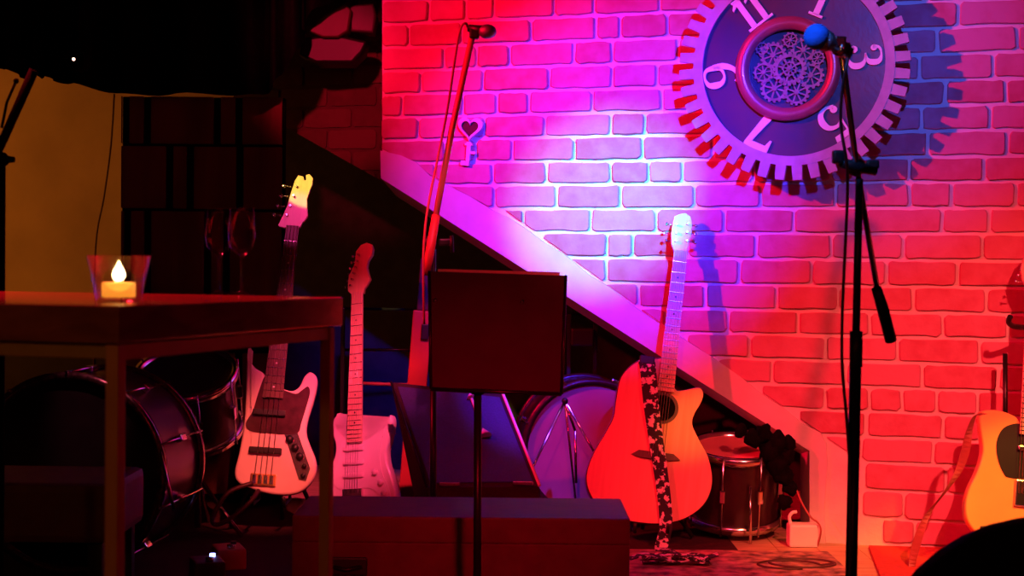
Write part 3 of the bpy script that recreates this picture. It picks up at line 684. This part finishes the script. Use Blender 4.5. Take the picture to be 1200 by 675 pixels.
neck_part(tg, n0[0], n0[1], .058, n1[0], n1[1], .044, -.012, M['maple'], M['maple'], 21, True, dotm=M['black'])
hd = [q(p) for p in [(1203, 341), (1197, 330), (1195, 318), (1198, 306), (1203, 296), (1210, 288), (1220, 286), (1226, 294), (1224, 306), (1220, 320), (1221, 332), (1219, 341)]]
MB().prism(hd, -.010, .005, .002).build('headstock', M['maple'], tg)
for i in range(6):
    a = q((1197 + i * 2.6, 332 - i * 7)); peg(tg, a[0], a[1], 0, -1, s=.7)
strings_part(tg, 6, q((1200, 580))[0], n1[0], q((1200, 580))[1], n1[1], .052, .035, -.021)
gs = stand('guitar_stand', 'black stand with a hooked neck cradle holding the yellow guitar', P(1196, 640, 4.85), P(1196, 640, 4.85).z, top=.6)
hb = P(1205, 380, 5.0)
o = MB().tube(spline([P(1184, 371, 4.90), P(1182, 377, 4.92), P(1187, 382, 4.95), P(1197, 383.5, 4.98), P(1210, 384, 5.03)], 5, False), .009, 10).tube([P(1210, 384, 5.03), P(1206, 470, 5.04), P(1203, 560, 5.0)], .008).build('cradle', M['black'])
o.parent = gs; o.matrix_parent_inverse = gs.matrix_world.inverted()
o = MB().box(P(1155, 623, 4.84), (.026, .06, .03), bev=.004).build('rest_pad', M['black']); o.parent = gs; o.matrix_parent_inverse = gs.matrix_world.inverted()
# strap hanging from the yellow guitar
pts = spline([P(1153, 486, 4.83), P(1143, 487, 4.82), P(1136, 505, 4.83), P(1131, 530, 4.84), P(1122, 555, 4.85), P(1105, 580, 4.86), P(1089, 600, 4.86), P(1078, 625, 4.86), P(1070, 655, 4.86), P(1069, 672, 4.86)], 5, False)
m = MB(); vs = []
for i, p in enumerate(pts):
    wd = Vector((.011, .012 * math.sin(i * .3), .003)); 
    for d in (-wd, wd, wd + Vector((0, .003, 0)), -wd + Vector((0, .003, 0))): vs.append(p + d)
k = len(pts); m.add(vs, [(4 * i + j, 4 * i + (j + 1) % 4, 4 * i + 4 + (j + 1) % 4, 4 * i + 4 + j) for i in range(k - 1) for j in range(4)])
o = m.build('strap', M['redcable'], None); o.parent = tg; o.matrix_parent_inverse = A.inverted()

# ================================================================== MICROPHONES AND STANDS
Yf = 2.95
ms = thing('microphone_stand', 'tall dark boom microphone stand in front of the brick wall and clock', 'microphone stand', Matrix.Translation((P(1000, 600, Yf).x, Yf, -.2)))
inv = ms.matrix_world.inverted()
def sub(m, name, mt, par, label=None):
    o = m.build(name, mt); o.parent = par; o.matrix_parent_inverse = par.matrix_world.inverted()
    if label: o['label'] = label
    return o
pb_ = P(1000, 600, Yf); bx_ = pb_.x - .006
sub(MB().tube([(bx_, Yf, -.17), P(1003, 400, Yf)], .0115, 16), 'lower_tube', M['blackmetal'], ms)
sub(MB().tube([P(1003, 430, Yf), P(1003.3, 388, Yf)], [.0125, .0125], 16), 'height_clutch', M['black'], ms)
sub(MB().tube([P(1003, 400, Yf), P(1007, 210, Yf)], .0075, 14), 'upper_tube', M['blackmetal'], ms)
sub(MB().tube([P(985, 52, Yf - .16), P(1003, 190, Yf - .01), P(1029, 345, Yf + .14)], .006, 12), 'boom_arm', M['chrome'], ms)
sub(MB().tube([P(1027, 338, Yf + .13), P(1034, 360, Yf + .15), P(1044, 399, Yf + .18)], [.010, .012, .012], 14), 'counterweight', M['black'], ms)
m = MB().sphere(P(1003, 196, Yf), .018, 16).tube([P(986, 190, Yf - .02), P(1003, 196, Yf - .01), P(1026, 200, Yf)], .010, 12)
m.box(P(982, 184, Yf - .02), (.022, .02, .026), bev=.005).box(P(1022, 193, Yf), (.026, .02, .018), bev=.005)
sub(m, 'boom_clutch', M['black'], ms)
for k in range(3):
    a = R(30 + 120 * k); sub(MB().tube([(bx_, Yf, -.08), (bx_ + .3 * math.cos(a), Yf + .3 * math.sin(a), -.19)], .008), 'leg', M['blackmetal'], ms)
mc = thing('microphone', 'microphone with a blue ball grille held over the clock face', 'microphone', Matrix.Translation(P(975, 50, Yf - .16)))
b0 = P(957, 43, Yf - .17); b1 = P(992, 60, Yf - .15)
sub(MB().sphere(b0, .0235, 24), 'grille', M['bluefoam'], mc, 'blue ball grille')
dr = (b1 - b0).normalized()
sub(MB().tube([b0 + dr * .012, b0 + dr * .026, b0 + dr * .034, b0 + dr * .075], [.019, .0185, .013, .010], 16), 'handle', M['mesh'], mc)
sub(MB().tube([b0 + dr * .045, b0 + dr * .065], .0155, 16).box(P(984, 50, Yf - .16), (.022, .02, .022), bev=.004), 'clip', M['chrome'], mc)
cb = spline([b0 + dr * .075, P(990, 85, Yf - .16), P(985, 140, Yf - .1), P(992, 190, Yf - .05), P(993, 230, Yf), P(990, 300, Yf - .02), P(987, 370, Yf - .02), P(987, 430, Yf - .015), P(992, 490, Yf - .02), P(996, 560, Yf - .02), P(996, 680, Yf - .02)] , 6, False)
tag(MB().tube(cb, .0030, 8).build('microphone_cable', M['cable']), 'thin dark cable hanging along the tall boom stand in front of the bricks', 'cable')

# left microphone with its boom
Yl = 4.75
l0 = P(508, 600, Yl)
ls = thing('microphone_stand', 'boom microphone stand with raised arm, standing behind the music stand', 'microphone stand', Matrix.Translation((l0.x, Yl, 0)))
sub(MB().tube([(l0.x, Yl, .03), P(508, 440, Yl)], .011, 14), 'lower_tube', M['blackmetal'], ls)
sub(MB().tube([P(508, 445, Yl), P(508, 292, Yl)], .008, 14), 'upper_tube', M['blackmetal'], ls)
sub(MB().tube([P(553, 44, Yl - .05), P(530, 150, Yl - .04), P(509, 262, Yl - .02)], .0100, 14), 'boom_arm', mat('brown_tube', (.80, .42, .26), .35, metal=.3, noise=.1), ls, 'copper-brown boom arm')
sub(MB().tube([P(511, 252, Yl - .02), P(503, 300, Yl - .02), P(499, 322, Yl - .01)], [.013, .0145, .012], 14), 'arm_grip', M['redpost'], ls)
m = MB().sphere(P(503, 284, Yl - .0), .022, 14).box(P(521, 284, Yl), (.035, .03, .022), bev=.005).tube([P(529, 276, Yl - .03), P(530, 296, Yl - .03)], .006, 10)
sub(m, 'boom_clutch', M['black'], ls)
for k in range(3):
    a = R(80 + 120 * k); sub(MB().tube([(l0.x, Yl, .16), (l0.x + .3 * math.cos(a), Yl + .3 * math.sin(a), .012)], .008), 'leg', M['blackmetal'], ls)
mc = thing('microphone', 'small dark microphone clipped on the left boom arm against the red bricks', 'microphone', Matrix.Translation(P(560, 36, Yl)))
b0 = P(571, 37, Yl - .06); b1 = P(550, 33, Yl - .05); dr = (b1 - b0).normalized()
sub(MB().sphere(b0, .0245, 20, (1.15, 1, .9)), 'grille', M['mesh'], mc)
sub(MB().tube([b0, b0 + dr * .03, b0 + dr * .06], [.02, .014, .011], 14), 'handle', M['black'], mc)
sub(MB().box(P(556, 40, Yl - .05), (.03, .03, .03), bev=.006), 'clip', M['black'], mc)
cb = spline([b0 + dr * .06, P(545, 27, Yl - .06), P(539, 36, Yl - .06), P(533, 70, Yl - .06), P(524, 130, Yl - .05), P(512, 190, Yl - .05), P(502, 240, Yl - .05), P(498, 270, Yl - .05), P(496, 310, Yl - .04), P(497, 380, Yl - .03)], 6, False)
tag(MB().tube(cb, .0038, 8).build('microphone_cable', M['redcable']), 'orange-brown cable looping beside the left boom arm', 'cable')

# music stand
Ym = 3.80
mp = P(560, 640, Ym)
mu = thing('music_stand', 'black music stand with a wide plain desk, seen from behind its folder', 'music stand', Matrix.Translation((mp.x, Ym, 0)))
def quadslab(a, b, c, d, th):
    nrm = (b - a).cross(d - a).normalized(); 
    if nrm.y > 0: nrm = -nrm
    vs = [a, b, c, d] + [p - nrm * th for p in (a, b, c, d)]
    m = MB(); m.add(vs, [(0, 1, 2, 3), (7, 6, 5, 4), (0, 4, 5, 1), (1, 5, 6, 2), (2, 6, 7, 3), (3, 7, 4, 0)]); return m
a, b, c, d = P(505, 456, Ym - .06), P(658, 462, Ym - .06), P(663, 323, Ym + .03), P(503, 318, Ym + .03)
sub(quadslab(a, b, c, d, .006), 'desk', M['folder'], mu)
sub(MB().tube([a, b], .005, 8).tube([d, a], .004, 8).tube([b, c], .004, 8), 'rim', M['blackmetal'], mu)
for p in ((510, 352), (612, 354)): sub(MB().sphere(P(p[0], p[1], Ym + .004), .006, 10), 'rivet', M['chrome'], mu)
sub(MB().tube([P(560, 462, Ym + .0), P(560, 420, Ym)], .016, 12).box(P(560, 445, Ym - .03), (.05, .03, .04), bev=.006), 'hinge', M['black'], mu)
sub(MB().tube([(mp.x, Ym, .05), P(560, 450, Ym)], .010, 14), 'pole', M['blackmetal'], mu)
for k in range(3):
    aa = R(20 + 120 * k); sub(MB().tube([(mp.x, Ym, .14), (mp.x + .26 * math.cos(aa), Ym + .26 * math.sin(aa), .01)], .007), 'leg', M['blackmetal'], mu)
e0, e1 = P(513, 316.5, Ym + .036), P(656, 320.5, Ym + .036)
sh = quadslab(P(512, 440, Ym - .03), P(653, 444, Ym - .03), e1 + Vector((0, .0, .003)), e0 + Vector((0, 0, .003)), .02)
tag(sh.build('music_folder', M['paper']), 'pale sheet music folder resting on the black music stand, its top edge showing', 'folder')

# ================================================================== STAGE GEAR
# leaning blue-lit monitor
fm = thing('floor_monitor', 'dark floor monitor speaker with a slanted blue-lit grille under the music stand', 'speaker', Matrix.Translation((P(560, 590, 5.1).x, 5.25, 0)))
a, b, c, d = P(500, 572, 5.02), P(632, 570, 5.12), P(589, 462, 5.42), P(458, 448, 5.32)
bt = [Vector((p.x + (.16 if i > 1 else 0), p.y + (.16 if i > 1 else 0), .012)) for i, p in enumerate((a, b, c, d))]
m = MB(); m.add([a, b, c, d] + bt, [(0, 1, 2, 3), (7, 6, 5, 4), (0, 4, 5, 1), (1, 5, 6, 2), (2, 6, 7, 3), (3, 7, 4, 0)]); sub(m, 'cabinet', M['tolex'], fm)
def lerp(p, q_, t_): return p + (q_ - p) * t_
nr = (b - a).cross(d - a).normalized(); nr = nr if nr.y < 0 else -nr
ga, gb, gc, gd = [lerp(p, (a + b + c + d) / 4, .09) + nr * .004 for p in (a, b, c, d)]
sub(quadslab(ga, gb, gc, gd, .006), 'grille', M['grille'], fm)
sub(MB().tube([b + nr * .004, c + nr * .004], .0055, 8), 'edge_trim', M['whiteplastic'], fm)  # white colour stands for the specular highlight along this edge
sub(MB().tube([a + nr * .004, d + nr * .004], .004, 8), 'edge_trim', M['blackmetal'], fm)
g0 = lerp(gd, gc, .70); g1 = lerp(lerp(gd, gc, .70), lerp(ga, gb, .70), .42)
m = MB(); arr = lambda t_: lerp(g0, g1, t_) + nr * .004
m.tube([arr(.0), arr(.14)], [.001, .017], 8); m.tube([arr(.1), arr(.75)], .005, 8); m.tube([arr(.98), arr(1.2)], [.001, .022], 8)
sub(m, 'logo_arrow', M['whiteplastic'], fm)
for t_ in (.2, .85): sub(MB().box(lerp(a, b, t_) + Vector((0, -.004, .012)), (.07, .012, .014), bev=.003), 'badge', M['chrome'], fm)

# drum on its side behind the acoustic guitar
def drum(name, label, M_, r, depth, shellm, headm, nl=8, legs=True, legh=0, hoop=None, group=None):
    """axis along local -Y (front head towards -Y) when M_ is identity"""
    t_ = thing(name, label, 'drum', M_, group); X = Matrix.Rotation(R(90), 3, 'X')
    MB().lathe([(r, 0), (r, depth)], (0, depth / 2, 0), X, 56).build('shell', shellm, t_)
    for y in (0, 1):
        MB().lathe([(.0005, .004 if y == 0 else -.004), (r * .97, 0)], (0, depth / 2 - y * depth, 0), X, 56).build('head', headm, t_)
        MB().lathe([(r * .965, -.014), (r + .014, -.014), (r + .016, .014), (r * .965, .014), (r * .965, -.014)], (0, depth / 2 - y * depth, 0), X, 56).build('hoop', hoop or M['chrome'], t_)
    for k in range(nl):
        a_ = 2 * math.pi * (k + .5) / nl; ca, sa = math.cos(a_), math.sin(a_)
        MB().tube([(ca * (r + .016), -depth / 2 - .02, sa * (r + .016)), (ca * (r + .016), depth / 2 + .02, sa * (r + .016))], .0035, 8).box((ca * (r + .012), 0, sa * (r + .012)), (.022, .05, .022), Matrix.Rotation(-a_, 3, 'Y'), .005).build('lug', M['chrome'], t_)
    return t_
c0 = P(690, 535, 5.62)
drum('bass_drum', 'purple-lit drum with pale head standing on its side behind the acoustic guitar', Matrix.Translation((c0.x, c0.y + .20, .275)) @ Matrix.Rotation(R(6), 4, 'Z'), .25, .28, M['shell'], M['drumhead'], 8, hoop=M['shell'])
# small metal stand in front of it
ap = P(662, 470, 5.5); st = thing('drum_stand', 'thin chrome three-legged stand in front of the purple-lit drum', 'stand', Matrix.Translation((ap.x, ap.y, 0)))
for (x, y, Y_) in ((628, 540, 5.44), (705, 545, 5.55), (676, 600, 5.62)): 
    e_ = P(x, y, Y_); dv = (e_ - ap); e2 = ap + dv * ((ap.z - .01) / (ap.z - e_.z)); sub(MB().tube([ap, e2], .0045, 8), 'leg', M['chrome'], st)
sub(MB().tube([P(674, 505, 5.5), P(675, 566, 5.5)], .005, 8).tube([ap, P(674, 505, 5.5)], .005, 8), 'brace', M['chrome'], st)
sub(MB().sphere(ap, .012, 10), 'hinge', M['black'], st)

# floor tom in the right of the alcove
c1 = onz(868, 637, 0)
tm = drum('floor_tom', 'dark red floor tom with red head standing under the stair slope', Matrix.Translation((c1.x, c1.y + .16, .19)) @ Matrix.Rotation(R(-79), 4, 'X'), .155, .25, M['shell'], M['reddrum'], 8, hoop=M['chrome'])
for k in range(3):
    a_ = R(40 + 120 * k); sub(MB().tube([(c1.x + .17 * math.cos(a_), c1.y + .16 + .17 * math.sin(a_), .2), (c1.x + .18 * math.cos(a_), c1.y + .16 + .18 * math.sin(a_), .003)], .005, 8), 'leg', M['chrome'], tm)
# bundle of black cloth hanging in the corner of the recess
m = MB(); random.seed(5)
for (x, y, r_) in ((905, 508, .03), (920, 518, .035), (932, 535, .03), (927, 556, .035), (936, 572, .025), (930, 588, .025), (892, 514, .03), (912, 530, .04), (922, 545, .04), (878, 505, .022), (934, 520, .025)):
    p = P(x - 10, y, 5.30); k0 = len(m.v); m.sphere(p, r_, 16, (1, .9, 1.1))
    for i in range(k0, len(m.v)):
        v = Vector(m.v[i]); dd = v - p; f_ = 1 + .22 * math.sin(v.x * 140 + v.z * 90) * math.sin(v.z * 170 + v.y * 60); m.v[i] = tuple(p + dd * f_)
tag(m.build('cloth_bundle', M['drape']), 'crumpled black cloth hanging at the right end of the stair recess', 'cloth')
# white electric box with cable
bxp = onz(940, 640, 0)
eb = thing('power_block', 'small pale power block on the floor by the wall corner', 'power block', Matrix.Translation((bxp.x, bxp.y, 0)))
MB().box((0, 0, .04), (.10, .07, .078), bev=.008).build('body', M['whiteplastic'], eb)
m = MB().tube(spline([(-.04, 0, .075), (-.045, 0, .10), (-.035, 0, .115), (-.02, 0, .118)], 5, False), .006, 8); m.build('handle', M['whiteplastic'], eb)
def loop(px_, py_, rx, ry, n=26, a0=0, a1=6.28, z=.006):
    c_ = onz(px_, py_, z); return [c_ + Vector((rx * math.cos(a0 + (a1 - a0) * k / n), ry * math.sin(a0 + (a1 - a0) * k / n), 0)) for k in range(n + 1)]
tag(MB().tube(loop(940, 660, .105, .075) + loop(925, 662, .10, .07, a0=0, a1=5), .0045, 8).build('cable', M['cable']), 'dark cable coiled on the floor beside the pale power block', 'cable')
tag(MB().tube(spline([onz(958, 640, .006), P(962, 622, 5.22), P(958, 612, 5.23), P(950, 606, 5.24), P(940, 590, 5.26), P(932, 570, 5.3)], 6, False), .0035, 8).build('cable', M['redcable']), 'thin red cable rising up the wall corner from the floor', 'cable')
# mats
ra, rb, rc, rd = onz(1018, 643, 0), onz(1040, 700, 0), onz(1300, 700, 0), onz(1260, 650, 0)
m = MB(); vs = [Vector((p.x, p.y, z)) for z in (.012, .001) for p in (ra, rb, rc, rd)]
m.add(vs, [(0, 1, 2, 3), (7, 6, 5, 4), (0, 4, 5, 1), (1, 5, 6, 2), (2, 6, 7, 3), (3, 7, 4, 0)])
tag(m.build('carpet_mat', M['redmat']), 'plain red mat on the stage floor at the foot of the brick wall', 'mat')
rc_ = onz(790, 668, 0)
m = MB().box((rc_.x + .05, rc_.y - .05, .0025), (1.0, .75, .004))
tag(m.build('rug', M['rug']), 'patterned red and black rug under the acoustic guitar', 'rug')

# red post and black rack behind the music stand
pq = P(488, 400, 5.9)
rp = thing('red_post', 'narrow red upright board standing left of the music stand desk', 'post', Matrix.Translation((pq.x - .03, 5.9, 0)) @ Matrix.Rotation(R(4), 4, 'Y'))
MB().box((0, 0, .395), (.075, .03, .77), bev=.006).build('lower_board', M['redpost'], rp)
MB().box((0, .005, .88), (.05, .02, .20), bev=.006).build('upper_board', M['seat'], rp)
MB().box((.015, -.02, .70), (.03, .02, .06), bev=.004).build('bracket', M['black'], rp)
rk = thing('metal_rack', 'black metal rack with thin rails, mostly behind the music stand', 'rack', Matrix.Translation((P(560, 500, 6.08).x, 6.08, 0)))
for (xa_, ya_, xb_, yb_) in ((402, 361, 700, 369), (402, 410, 512, 410), (630, 460, 704, 464)):
    sub(MB().tube([P(xa_, ya_, 6.08), P(xb_, yb_, 6.08)], .006, 8), 'rail', M['blackmetal'], rk)
for x_, y_ in ((402, 361), (667, 368), (698, 369)):
    p = P(x_, y_, 6.08); sub(MB().box((p.x, p.y, p.z / 2 + .005), (.016, .016, p.z - .01), bev=.002), 'upright', M['blackmetal'], rk)
p = P(682, 395, 6.08); sub(MB().box(p, (.09, .08, .07), bev=.008), 'socket_box', M['black'], rk)
p = P(487, 446, 5.5)
ar = MB().tube([P(420, 449, 6.02), P(445, 450, 6.02), P(476, 451, 6.02), P(488, 446, 6.02)], .007, 10)
sub(ar, 'arm', M['redcable'], rk); sub(MB().sphere(P(487, 446, 6.0), .010, 12), 'end_cap', M['chrome'], rk)

# low black case at the stage front
x0_, x1_ = P(342, 640, 4.15).x, P(738, 640, 4.15).x; zt_ = P(540, 606, 4.15).z
cs = thing('flight_case', 'long low black case lying at the front of the stage', 'case', Matrix.Translation(((x0_ + x1_) / 2, 4.33, 0)))
wd = x1_ - x0_
MB().box((0, 0, zt_ * .37), (wd, .36, zt_ * .734), bev=.004).build('body', M['seat'], cs)
MB().box((0, 0, zt_ * .868), (wd, .36, zt_ * .264), bev=.005).build('lid', M['seat'], cs)
MB().box((-wd / 2 + .15, -.184, zt_ * .5), (.11, .012, .05), bev=.005).tube([(-wd / 2 + .11, -.19, zt_ * .5), (-wd / 2 + .15, -.205, zt_ * .48), (-wd / 2 + .19, -.19, zt_ * .5)], .006).build('handle', M['black'], cs)


# pedals by the bass
for (x, y, lab, lm) in ((243, 655, 'small effects pedal with a blue light on the stage floor', 1), (268, 640, 'red effects pedal beside the blue-lit pedal', 0)):
    p = P(x, y, 4.6 if lm else 4.8); zt2 = max(.06, p.z)
    t_ = thing('effects_pedal', lab, 'effects pedal', Matrix.Translation((p.x, p.y, 0)) @ Matrix.Rotation(R(20), 4, 'Z'))
    MB().box((0, 0, zt2 / 2), (.09, .13, zt2), bev=.008).build('body', M['seat'] if lm else M['redpost'], t_)
    MB().tube([(0, -.04, zt2), (0, -.04, zt2 + .012)], .012, 14).build('footswitch', M['chrome'], t_)
    MB().tube([(.02, .03, zt2), (.02, .03, zt2 + .01)], .009, 12).build('knob', M['blueled'] if lm else M['black'], t_)

# bass drum and toms in the dark on the left
cb_ = P(85, 556, 4.5)
bd = drum('bass_drum', 'large black bass drum with sparkling hoop behind the table', Matrix.Translation((cb_.x, cb_.y + .2, cb_.z)) @ Matrix.Rotation(R(-6), 4, 'Z'), .285, .36, M['shell'], M['drumblack'], 10, hoop=mat('sparkle_hoop', (.5, .25, .28), .22, metal=.9, noise=.9, nscale=90))
for s, e_ in ((1, (205, 600)),):
    sub(MB().tube([P(188, 530, 4.45), P(204, 598, 4.40)], .005, 8), 'spur', M['chrome'], bd)
sub(MB().tube([P(-15, 560, 4.45), P(-40, 640, 4.4)], .005, 8), 'spur', M['chrome'], bd)
c2 = P(222, 470, 5.25)
tt = drum('tom_drum', 'dark tom drum with chrome lugs between the bass drum and the cream bass', Matrix.Translation((c2.x, c2.y, c2.z)) @ Matrix.Rotation(R(-62), 4, 'X'), .16, .22, M['shell'], M['drumblack'], 8)
sub(MB().tube([(c2.x, c2.y + .15, .02), (c2.x, c2.y + .15, c2.z)], .012, 10), 'stand_post', M['chrome'], tt)
for k in range(3):
    aa = R(90 + 120 * k); sub(MB().tube([(c2.x, c2.y + .15, .2), (c2.x + .2 * math.cos(aa), c2.y + .15 + .2 * math.sin(aa), .01)], .008), 'leg', M['chrome'], tt)
# bench seat in front of the bass drum
zb1, zb0 = P(60, 566, 3.6).z, P(60, 636, 3.6).z
bn = thing('bench', 'dark red padded bench behind the table at lower left', 'bench', Matrix.Translation((P(30, 600, 3.6).x, 3.75, 0)))
xr = P(132, 600, 3.6).x - P(30, 600, 3.6).x
MB().box((-.25 + xr / 2, 0, (zb1 + zb0) / 2), (xr + .5, .34, zb1 - zb0), bev=.02).build('cushion', M['seat'], bn)
for sx in (-.45, xr - .04):
    for sy in (-.14, .14): MB().box((sx, sy, (zb0 + .001) / 2), (.035, .035, zb0 - .003), bev=.003).build('leg', M['black'], bn)

# ================================================================== FOREGROUND TABLE
TA = Vector((-.486, 1.9)); e1 = Vector((.31, .951)).normalized(); e2 = Vector((-.951, .31)).normalized()
zt = .900; d1, d2 = .67, 1.15
ta = thing('bar_table', 'tall table with thick dark wooden top and bronze metal frame, holding the candle', 'table', Matrix.Translation((TA.x, TA.y, -.2)))
c_ = TA + e1 * d1 / 2 + e2 * d2 / 2; rot = Matrix.Rotation(math.atan2(e1.y, e1.x), 3, 'Z')
sub(MB().box((c_.x, c_.y, zt - .0235), (d1, d2, .047), rot, .003), 'table_top', M['table'], ta)
def cpt(a, b, z): p = TA + e1 * a + e2 * b; return Vector((p.x, p.y, z))
i_ = .012; j_ = .035
for a_, b_ in ((i_, i_), (d1 - j_, i_), (i_, d2 - i_), (d1 - j_, d2 - i_)):
    p = cpt(a_, b_, 0); sub(MB().box((p.x, p.y, (zt - .048 - .2) / 2), (.018, .018, zt - .048 + .198), rot, .0015), 'leg', M['frame'], ta)
zr = zt - .048 - .0105
for (a0, b0_, a1_, b1_) in ((i_, i_, d1 - j_, i_), (i_, d2 - i_, d1 - j_, d2 - i_), (i_, i_, i_, d2 - i_), (d1 - j_, i_, d1 - j_, d2 - i_)):
    p0, p1 = cpt(a0, b0_, zr), cpt(a1_, b1_, zr); c_ = (p0 + p1) / 2; dd = (p1 - p0)
    inset = .03 if (a0 == a1_ and a0 < .1) else 0
    sub(MB().box(c_ + Vector((e1.x, e1.y, 0)) * inset, (dd.length - .018, .012, .020), Matrix.Rotation(math.atan2(dd.y, dd.x), 3, 'Z'), .0015), 'rail', M['frame'], ta)

# candle glass
cp = onz(139, 353, zt + .001); 
cg = thing('candle_glass', 'clear glass tealight holder on the near table', 'candle holder', Matrix.Translation((cp.x, cp.y, zt + .0005)))
MB().lathe([(.0005, 0), (.027, 0), (.030, .003), (.036, .03), (.0425, .062), (.0412, .0625), (.034, .03), (.027, .006), (.0005, .005)], seg=48).build('glass', M['glass'], cg)
tl = thing('tealight', 'lit orange tealight candle burning inside the clear glass', 'candle', Matrix.Translation((cp.x, cp.y, zt + .0065)))
MB().lathe([(.0005, 0), (.0215, 0), (.0225, .002), (.0225, .019), (.021, .020), (.0005, .019)], seg=36).build('wax', M['wax'], tl)
MB().tube([(0, 0, .019), (0, 0, .027)], .0008, 6).build('wick', M['black'], tl)
MB().lathe([(.0003, .022), (.006, .024), (.0086, .029), (.0075, .035), (.0035, .043), (.0003, .050)], seg=20).build('flame', M['flame'], tl)
cl = point('candle_light', (cp.x, cp.y, zt + .048), (1, .42, .10), .55, .006)
# wine glasses
for i, (x, y, lab) in enumerate(((256, 344, 'empty stemmed wine glass near the right end of the table'), (283, 345, 'empty stemmed wine glass, rightmost on the table'))):
    wp = onz(x, y, zt)
    wg = thing('wine_glass', lab, 'glass', Matrix.Translation((wp.x, wp.y, zt + .0005)), 'wine glasses at the back of the table')
    MB().lathe([(.0005, 0), (.022, 0), (.022, .0015), (.004, .004), (.0025, .008), (.0025, .062), (.005, .067)], seg=32).build('stem', M['wine'], wg)
    MB().lathe([(.0005, .065), (.010, .069), (.021, .082), (.0245, .10), (.0205, .150), (.0198, .150), (.0235, .10), (.020, .083), (.0005, .068)], seg=32).build('bowl', M['wine'], wg)

# round-backed chair at the lower right, in the foreground
kc = P(1262, 620, 2.2)
ch = thing('chair', 'black round-backed chair at the lower right corner', 'chair', Matrix.Translation((kc.x, 2.3, -.2)))
ht = kc.z + .2
ar_ = [(.26 * math.cos(R(a_)), ht - .235 + .235 * math.sin(R(a_)) ) for a_ in range(0, 181, 10)] + [(-.24, ht - .38), (.24, ht - .38)]
MB().prism(ar_, -.03, .03, .012).build('backrest', M['drape'], ch)
MB().box((0, .24, .45), (.46, .46, .06), bev=.02).build('seat', M['drape'], ch)
for sx in (-.2, .2):
    MB().tube([(sx, .02, .40), (sx, 0, ht - .3)], .012).build('back_post', M['black'], ch)
    for sy in (.05, .43): MB().tube([(sx, sy, .43), (sx * 1.05, sy, .004)], .013).build('leg', M['black'], ch)

# dark boom stand at the left edge
lp = P(2, 300, 3.15)
sb = thing('boom_stand', 'black boom stand at the left edge in front of the amber wall', 'stand', Matrix.Translation((lp.x, 3.15, -.2)))
sub(MB().tube([(lp.x, 3.15, -.17), P(2, 190, 3.15)], .008, 12), 'pole', M['drape'], sb)
sub(MB().tube([P(-30, 235, 3.15), P(2, 168, 3.15), P(40, 82, 3.15)], [.007, .009, .010], 12), 'boom_arm', M['drape'], sb)
sub(MB().tube([P(2, 150, 3.12), P(8, 120, 3.12), P(18, 97, 3.12)], .003, 8).sphere(P(19, 95, 3.12), .006, 10), 'thin_arm', M['drape'], sb)
sub(MB().sphere(P(2, 187, 3.15), .016, 12).tube([P(2, 187, 3.15), P(17, 187, 3.15)], [.009, .006], 10), 'clamp_knob', M['drape'], sb)
for k in range(3):
    aa = R(90 + 120 * k); sub(MB().tube([(lp.x, 3.15, 0), (lp.x + .2 * math.cos(aa), 3.15 + .2 * math.sin(aa), -.19)], .008), 'leg', M['drape'], sb)
# cable hanging on the amber wall
m = MB().tube(spline([P(134, 110, 6.6), P(130, 170, 6.6), P(122, 230, 6.6), P(112, 290, 6.6), P(110, 420, 6.6), (P(110, 420, 6.6).x, 6.6, .006)], 5, False), .004, 8)
tag(m.build('hanging_cable', M['cable']), 'thin dark cable hanging in front of the amber wall', 'cable')
# stage lamps hung at the ceiling line
lp_ = P(92, 72, 5.6)
pl = thing('stage_lamp', 'dark stage lamp with a tiny glowing point at the upper left', 'stage lamp', Matrix.Translation(lp_))
MB().lathe([(.0005, -.06), (.030, -.058), (.038, -.02), (.040, .05), (.035, .055)], rot=Matrix.Rotation(R(90), 3, 'X'), seg=28).build('housing', M['drape'], pl)
MB().sphere((0, -.062, 0), .006, 12).build('lamp_point', M['led'], pl)
MB().tube([(-.045, 0, 0), (-.045, 0, .07), (.045, 0, .07), (.045, 0, 0)], .004).tube([(0, 0, .07), (0, 0, 3.25 - lp_.z)], .006).build('bracket', M['drape'], pl)
lp2 = P(396, 40, 6.05)
pl = thing('stage_lamp', 'dark stage lamp with a red-lit angular hood beside the top of the brick wall', 'stage lamp', Matrix.Translation(lp2))
m = MB(); hp_ = [P(x, y, 5.97) - lp2 for x, y in ((362, 36), (378, 18), (404, 4), (412, 12), (408, 36), (396, 44), (378, 44))]
m.prism([(p.x, p.z) for p in hp_], -.08, .03, .008); m.build('hood', mat('lamp_hood', (.09, .025, .025), .5, noise=.2), pl)
m = MB().prism([(P(x, y, 6.05).x - lp2.x, P(x, y, 6.05).z - lp2.z) for x, y in ((356, 46), (396, 42), (430, 50), (426, 64), (414, 76), (372, 76), (352, 66))], -.05, .12, .012)
m.build('housing', M['black'], pl)
m = MB().prism([(P(x, y, 6.05).x - lp2.x, P(x, y, 6.05).z - lp2.z) for x, y in ((410, 8), (438, 6), (442, 20), (438, 40), (412, 38))], -.04, .08, .01)
m.build('yoke', mat('lamp_yoke', (.09, .04, .07), .5, noise=.2), pl)
MB().tube([(.08, 0, .05), (.08, 0, 3.25 - lp2.z)], .012).build('hanger', M['black'], pl)
